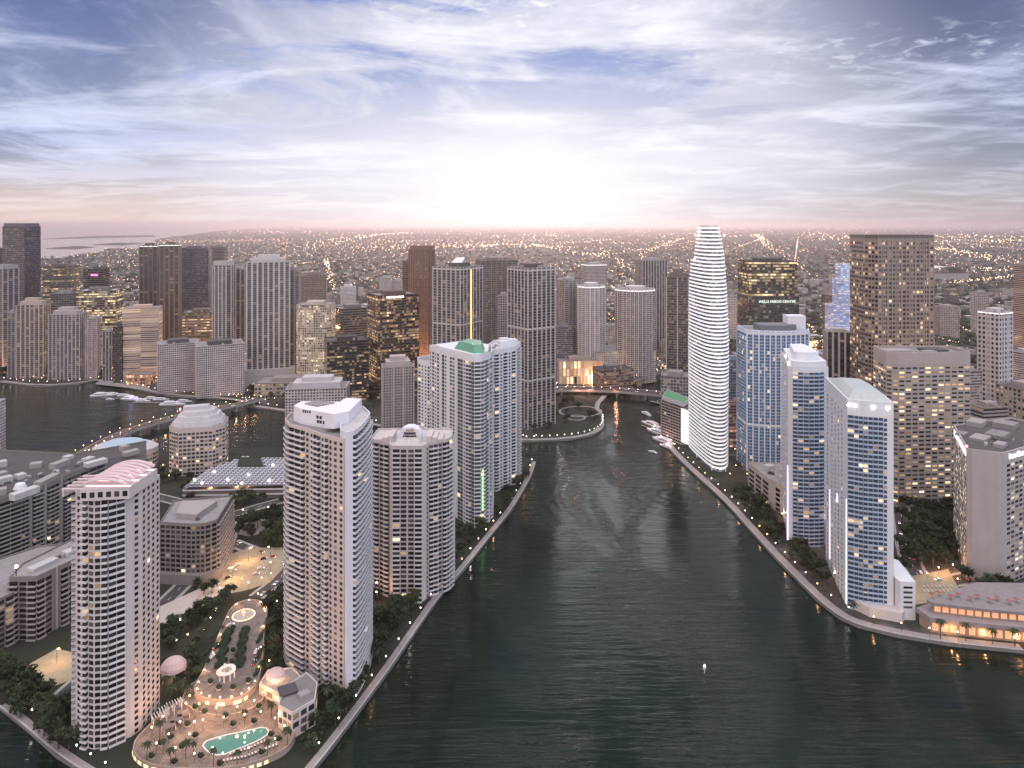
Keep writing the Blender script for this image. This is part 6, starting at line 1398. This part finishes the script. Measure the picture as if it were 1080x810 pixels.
fill([(370, 400), (430, 396), (434, 412), (380, 425)], 12, 'dark leafy tree beyond the water behind the island slab', 'trees across the inner channel', s=1.2, gap=8)
fill([(255, 398), (300, 405), (330, 425), (262, 420)], 10, 'dark leafy tree at the mainland end of the causeway', 'trees at the causeway end', s=1.2, gap=7)
for u in (963, 987, 1012, 1033, 1048, 1062): p = Vector(P21[1]).lerp(Vector(P21[4]), (u - 958) / 190); x, y = p.x - 1.2, p.y - 6.5; tree(x, y, 2.06, 'tall palm standing before the amber arcade', 'palms before the arcade', True, 1.15)
for (u, v) in ((186, 735), (192, 738), (199, 741), (180, 742), (174, 730)): x, y = px(u, v); tree(x, y, 2, 'lit palm in the garden by the pink canopy', 'palms by the pink canopy', True)
for (u, v) in ((172, 795), (180, 805), (196, 800), (204, 796), (250, 806), (282, 797), (303, 786), (296, 762), (286, 757), (225, 808), (168, 780), (155, 800)): x, y = px(u, v, 4); tree(x, y, 4.0, 'short palm in a planter on the pool terrace', 'palms on the pool terrace', True, .8)
for (u, v) in ((355, 738), (372, 720), (384, 706), (345, 748), (362, 728), (248, 488), (262, 486), (270, 485)): x, y = px(u, v); tree(x, y, 2, 'palm close to the foot of the blush tower or the roof garden', 'palms by the towers', True)

for (u, v) in ((207, 724), (198, 712), (196, 700), (204, 690), (212, 678), (218, 664), (284, 716), (290, 700), (292, 684), (290, 668), (293, 650), (287, 640), (228, 651), (240, 634)): x, y = px(u, v); tree(x, y, 2, 'tall palm in the garden strips beside the plaza drive', 'palms beside the plaza drive', True, .95)
for (u, v) in ((790, 545), (806, 562), (822, 582), (838, 598), (853, 614), (868, 628), (884, 640), (900, 650)): x, y = px(u, v); tree(x, y, 2, 'palm on the planted strip of the far promenade', 'palms along the far promenade', True)
# ------------------------------------------------------------------ boats
def hull(L, W, H):
    a = MB(); st = [(-.5, .42, .12), (-.3, .5, .02), (0, .5, 0), (.25, .42, .05), (.4, .22, .18), (.5, .02, .35)]; prev = None
    for (t, w_, up) in st:
        b = len(a.v); a.v += [(t * L, -w_ * W, H), (t * L, -w_ * W * .62, up * H), (t * L, w_ * W * .62, up * H), (t * L, w_ * W, H)]
        if prev is not None:
            for i in range(3): a.f.append((prev + i, prev + i + 1, b + i + 1, b + i)); a.m.append(0)
            a.f.append((prev + 3, prev, b, b + 3)); a.m.append(0)
        else: a.f.append((b, b + 1, b + 2, b + 3)); a.m.append(0)
        prev = b
    return a
hullw = mat('hull_white', (.78, .78, .80), .3, .03)
def yacht_parts(L):
    W, H = L * .26, L * .085; h = hull(L, W, H).mesh('hull', hullw); a = MB()
    a.prism([(-.34 * L, W * .36), (-.34 * L, -W * .36), (.10 * L, -W * .34), (.24 * L, -W * .08), (.24 * L, W * .08), (.10 * L, W * .34)], H + .01, H + L * .075); c = a.mesh('cabin', hullw)
    a = MB(); a.prism([(-.30 * L, W * .375), (-.30 * L, -W * .375), (.10 * L, -W * .355), (.20 * L, -W * .14), (.20 * L, W * .14), (.10 * L, W * .355)], H + L * .03, H + L * .058); wn = a.mesh('cabin_window', g_dark)
    a = MB(); a.prism([(-.28 * L, W * .28), (-.28 * L, -W * .28), (.02 * L, -W * .26), (.06 * L, 0), (.02 * L, W * .26)], H + L * .0755, H + L * .105); a.tube((-.14 * L, 0, H + L * .1), (-.16 * L, 0, H + L * .17), .12, .06, 5); f = a.mesh('flybridge', hullw)
    return [('hull', h), ('cabin', c, [('cabin_window', wn)]), ('flybridge', f)]
YL = [yacht_parts(34), yacht_parts(22), yacht_parts(12)]
def boat(u, v, rz, k, label, group=None): X, Y = px(u, v, 0); inst('motor_yacht' if k < 2 else 'motor_boat', label, 'boat', (X, Y, -.35), rz, YL[k], group)
for u, v, rz, k, l in ((109, 418, .25, 0, 'large white yacht at the outer end of the marina'), (120, 416.5, .2, 1, 'white yacht moored behind the outermost large yacht'), (140, 422, -.15, 0, 'white yacht with violet deck light in the marina'), (151, 423.5, -.1, 1, 'white yacht beside the violet lit one'), (160, 421, .1, 1, 'white yacht in the third berth from the causeway'), (182, 427.5, .1, 0, 'long white yacht moored nearest the causeway'), (194, 424, .1, 1, 'smaller white yacht inside the causeway'),
                       (681, 437, 1.9, 1, 'white motor yacht moored under the dark trees by the river bridge'), (686, 449, 2.1, 0, 'large white yacht first along the quay from the bridge'), (692, 457, 2.1, 0, 'large pink lit yacht second along the quay'), (699, 466.5, 2.15, 0, 'large pink lit yacht third along the quay'), (703, 472, 2.1, 1, 'yacht at the near end of the quay row'), (688, 477, 2.3, 2, 'small white boat turning out in the river'), (694, 462, 2.1, 2, 'small tender beside the quay yachts')):
    boat(u, v, rz, k, l)
X, Y = px(112, 414, 0)
for u, v, col in ((690, 449, 'pink'), (697, 460, 'pink'), (704, 468, 'pink'), (138, 419, 'violet')):
    x, y = px(u, v, 6); e = empty('deck_lamp', (x, y, 5.0), col + ' lamp glowing over the moored yachts near column %d' % u if False else {690: 'pink lamp over the first quay yacht', 697: 'pink lamp over the second quay yacht', 704: 'pink lamp at the near end of the quay yachts', 138: 'violet lamp over a marina yacht'}[u], 'lamp')
    a = MB(); a.lathe([(.2, 0), (.7, .5), (.6, 1.2), (.1, 1.5)], 8); part(e, 'lamp_globe', a, pink_lamp if col == 'pink' else emit('lamp_violet', (.42, .30, 1), 6)); li = bpy.data.lights.new('lamp_light', 'POINT'); li.energy = 2500; li.color = (1, .5, .5) if col == 'pink' else (.4, .35, 1); link('lamp_light', li, e, (0, 0, 2.4))
    a = MB(); a.tube((0, 0, -3.2), (0, 0, 0), .08); part(e, 'post', a, dark_metal)
for (u, v, rz, L, l) in ((128, 420, -.1, 60, 'long timber dock in the outer marina'), (166, 424.5, -.05, 70, 'long timber dock nearest the causeway'), (697, 456, 2.1, 70, 'narrow timber dock along the quay yachts')):
    X, Y = px(u, v, 1); e = empty('dock', (X, Y, 0), l, 'dock', None, rz); a = MB(); a.box(-L / 2, L / 2, -1.3, 1.3, .9, 1.25); part(e, 'deck', a, mat('dock_timber', (.28, .23, .19), .9, .25, .4))
    for k in range(6): a = MB(); a.tube((-L / 2 + 3 + k * (L - 6) / 5, 1.5, -1), (-L / 2 + 3 + k * (L - 6) / 5, 1.5, 2.4), .22); part(e, 'pile', a, barkm)
for u, v, rz, k, l in ((116, 421.5, .1, 2, 'small white boat at the seaward end of the marina dock'), (132, 418, .1, 1, 'white yacht behind the violet lit one'), (170, 422, .2, 1, 'white yacht in the fourth berth from the causeway'), (176, 424, 1.2, 2, 'small boat lying across the inner marina berth')): boat(u, v, rz, k, l)
# channel marker
X, Y = px(743, 710, 0); e = empty('channel_marker', (X, Y, 0), 'small white channel marker post standing in the dark water', 'marker')
a = MB(); a.tube((0, 0, -1), (0, 0, 3.4), .22, .18, 8); part(e, 'post', a, white_paint); a = MB(); a.box(-.9, .9, -.08, .08, 2.2, 4.0); part(e, 'board', a, white_paint); a = MB(); a.lathe([(.15, 4), (.32, 4.15), (.28, 4.6), (.05, 4.75)], 8); part(e, 'lamp', a, white_lamp)

# ------------------------------------------------------------------ cars
carp = []
for c_, nm in (((.55, .55, .57), 'silver'), ((.035, .035, .04), 'black'), ((.70, .70, .70), 'white'), ((.22, .03, .03), 'red')):
    m_ = mat('car_' + nm, c_, .25, .03); a = MB(); s = [(-2.2, .35), (-2.25, .8), (-1.9, .95), (-1.4, .98), (-.8, 1.42), (.5, 1.45), (1.1, 1.0), (2.0, .85), (2.25, .6), (2.2, .35)]
    a.quad([(x, -.88, z) for x, z in s][::-1]); a.quad([(x, .88, z) for x, z in s])
    for i in range(len(s)): j = (i + 1) % len(s); a.quad([(s[i][0], -.88, s[i][1]), (s[j][0], -.88, s[j][1]), (s[j][0], .88, s[j][1]), (s[i][0], .88, s[i][1])][::-1])
    body = a.mesh('body', m_); a = MB(); a.quad([(-1.32, -.8, 1.03), (-.78, -.75, 1.40), (-.78, .75, 1.40), (-1.32, .8, 1.03)][::-1]); a.quad([(.55, -.78, 1.44), (1.08, -.8, 1.03), (1.08, .8, 1.03), (.55, .78, 1.44)])
    for sy in (-.895, .895): a.box(-1.1, .8, sy - .01, sy + .01, 1.0, 1.34)
    gl = a.mesh('windows', g_dark); wh = []
    for x in (-1.4, 1.4):
        for y in (-.82, .82): a = MB(); a.tube((x, y - .11, .34), (x, y + .11, .34), .34, n=10); wh.append(('wheel', a.mesh('wheel', mat('tyre', (.02, .02, .02), .9, 0))))
    hl = []
    for y in (-.6, .6): a = MB(); a.box(2.2, 2.28, y - .16, y + .16, .6, .76); hl.append(('headlight', a.mesh('headlight', white_lamp)))
    for y in (-.6, .6): a = MB(); a.box(-2.28, -2.2, y - .16, y + .16, .68, .82); hl.append(('tail_light', a.mesh('tail_light', emit('tail_red', (1, .06, .03), 6))))
    carp.append((nm, [('body', body), ('windows', gl)] + wh + hl))
def car(x, y, z, rz, where, k=None): nm, ps = carp[rt.randrange(4) if k is None else k]; inst('parked_car' if 'parked' in where else 'car', nm + ' car ' + where, 'car', (x, y, z), rz, ps, nm + ' cars ' + where)
for (x, y, h) in along(bp, 26, 10): s = rt.choice((-1, 1)); car(x - math.sin(h) * 3.4 * s, y + math.cos(h) * 3.4 * s, 8.01, h + (0 if s < 0 else math.pi), 'driving over the curved causeway')
for (x, y, h) in along(rb, 16, 5): s = rt.choice((-1, 1)); car(x - math.sin(h) * 4 * s, y + math.cos(h) * 4 * s, 9.01, h + (0 if s < 0 else math.pi), 'crossing the river bridge')
for (x, y, h) in along(shore_dr, 34, 8): s = rt.choice((-1, 1)); car(x - math.sin(h) * 3 * s, y + math.cos(h) * 3 * s, 2.03, h + (0 if s < 0 else math.pi), 'on the bay front drive')
for (u, v, k, rz) in ((240, 610, 1, .9), (246, 603, 0, .9), (250, 597, 2, .9), (243, 600, 2, .9), (275, 600, 2, .3), (270, 606, 0, .3), (186, 654, 2, .4), (278, 590, 1, .3), (216, 600, 2, 1), (222, 592, 0, 1)): x, y = px(u, v); car(x, y, 2.075, rz, 'parked in the lit motor court', k)
for k in range(60):
    x, y = px(rt.uniform(290, 425), rt.uniform(378, 402))
    if free(x, y, 3): car(x, y, 2.09, rt.choice((.3, .3 + math.pi)), 'parked on the mainland parking ground')

for (u, v, k, rz) in ((228, 683, 1, 1.2), (224, 694, 2, 1.2), (270, 688, 0, 1.6), (268, 700, 1, 1.6), (243, 660, 2, .6)): x, y = px(u, v, 8); car(x, y, 8.01, rz, 'stopped on the plaza drive', k)
for (x, y, h) in along(drive, 14, 5): car(x - 2 * math.sin(h), y + 2 * math.cos(h), 2.03, h, 'on the drive up to the plaza')
for (x, y, h) in along(bay_blvd, 26, 6): s = rt.choice((-1, 1)); car(x - math.sin(h) * 3 * s, y + math.cos(h) * 3 * s, 2.03, h + (0 if s < 0 else math.pi), 'on the road behind the far towers')
for (x, y, h) in along(bis, 22, 6): s = rt.choice((-1, 1)); car(x - math.sin(h) * 2.5 * s, y + math.cos(h) * 2.5 * s, 2.03, h + (0 if s < 0 else math.pi), 'on the road round the office park')
# ------------------------------------------------------------------ parasols and planters on the right bank terrace
a = MB(); a.lathe([(1.7, 2.3), (.9, 2.75), (.08, 3.1)], 8); pc = a.mesh('canopy', mat('parasol_red', (.34, .10, .09), .8, .06)); a = MB(); a.tube((0, 0, 0), (0, 0, 2.4), .07); pp_ = a.mesh('pole', dark_metal)
for i in range(12):
    f = i / 12; p = Vector(P21[1]).lerp(Vector(P21[4]), .04 + .6 * f); n_ = Vector((.17, .98)); q = p + n_ * (10 + 3.2 * (i % 2)); z = 18.2
    inst('parasol', 'red parasol on the upper terrace above the amber arcade', 'parasol', (q.x, q.y, z), i, [('pole', pp_), ('canopy', pc)], 'red parasols on the terrace')
for i in range(16):
    p = px(975 + i % 8 * 4.2, 619 + i // 8 * 5, 2.1); inst('sun_lounger', 'pale sun lounger on the hotel terrace behind the red parasols', 'sun lounger', (p[0], p[1], 2.11), .3, [('mattress', lm1), ('frame', lm2), ('legs', lm3)], 'sun loungers on the hotel terrace')
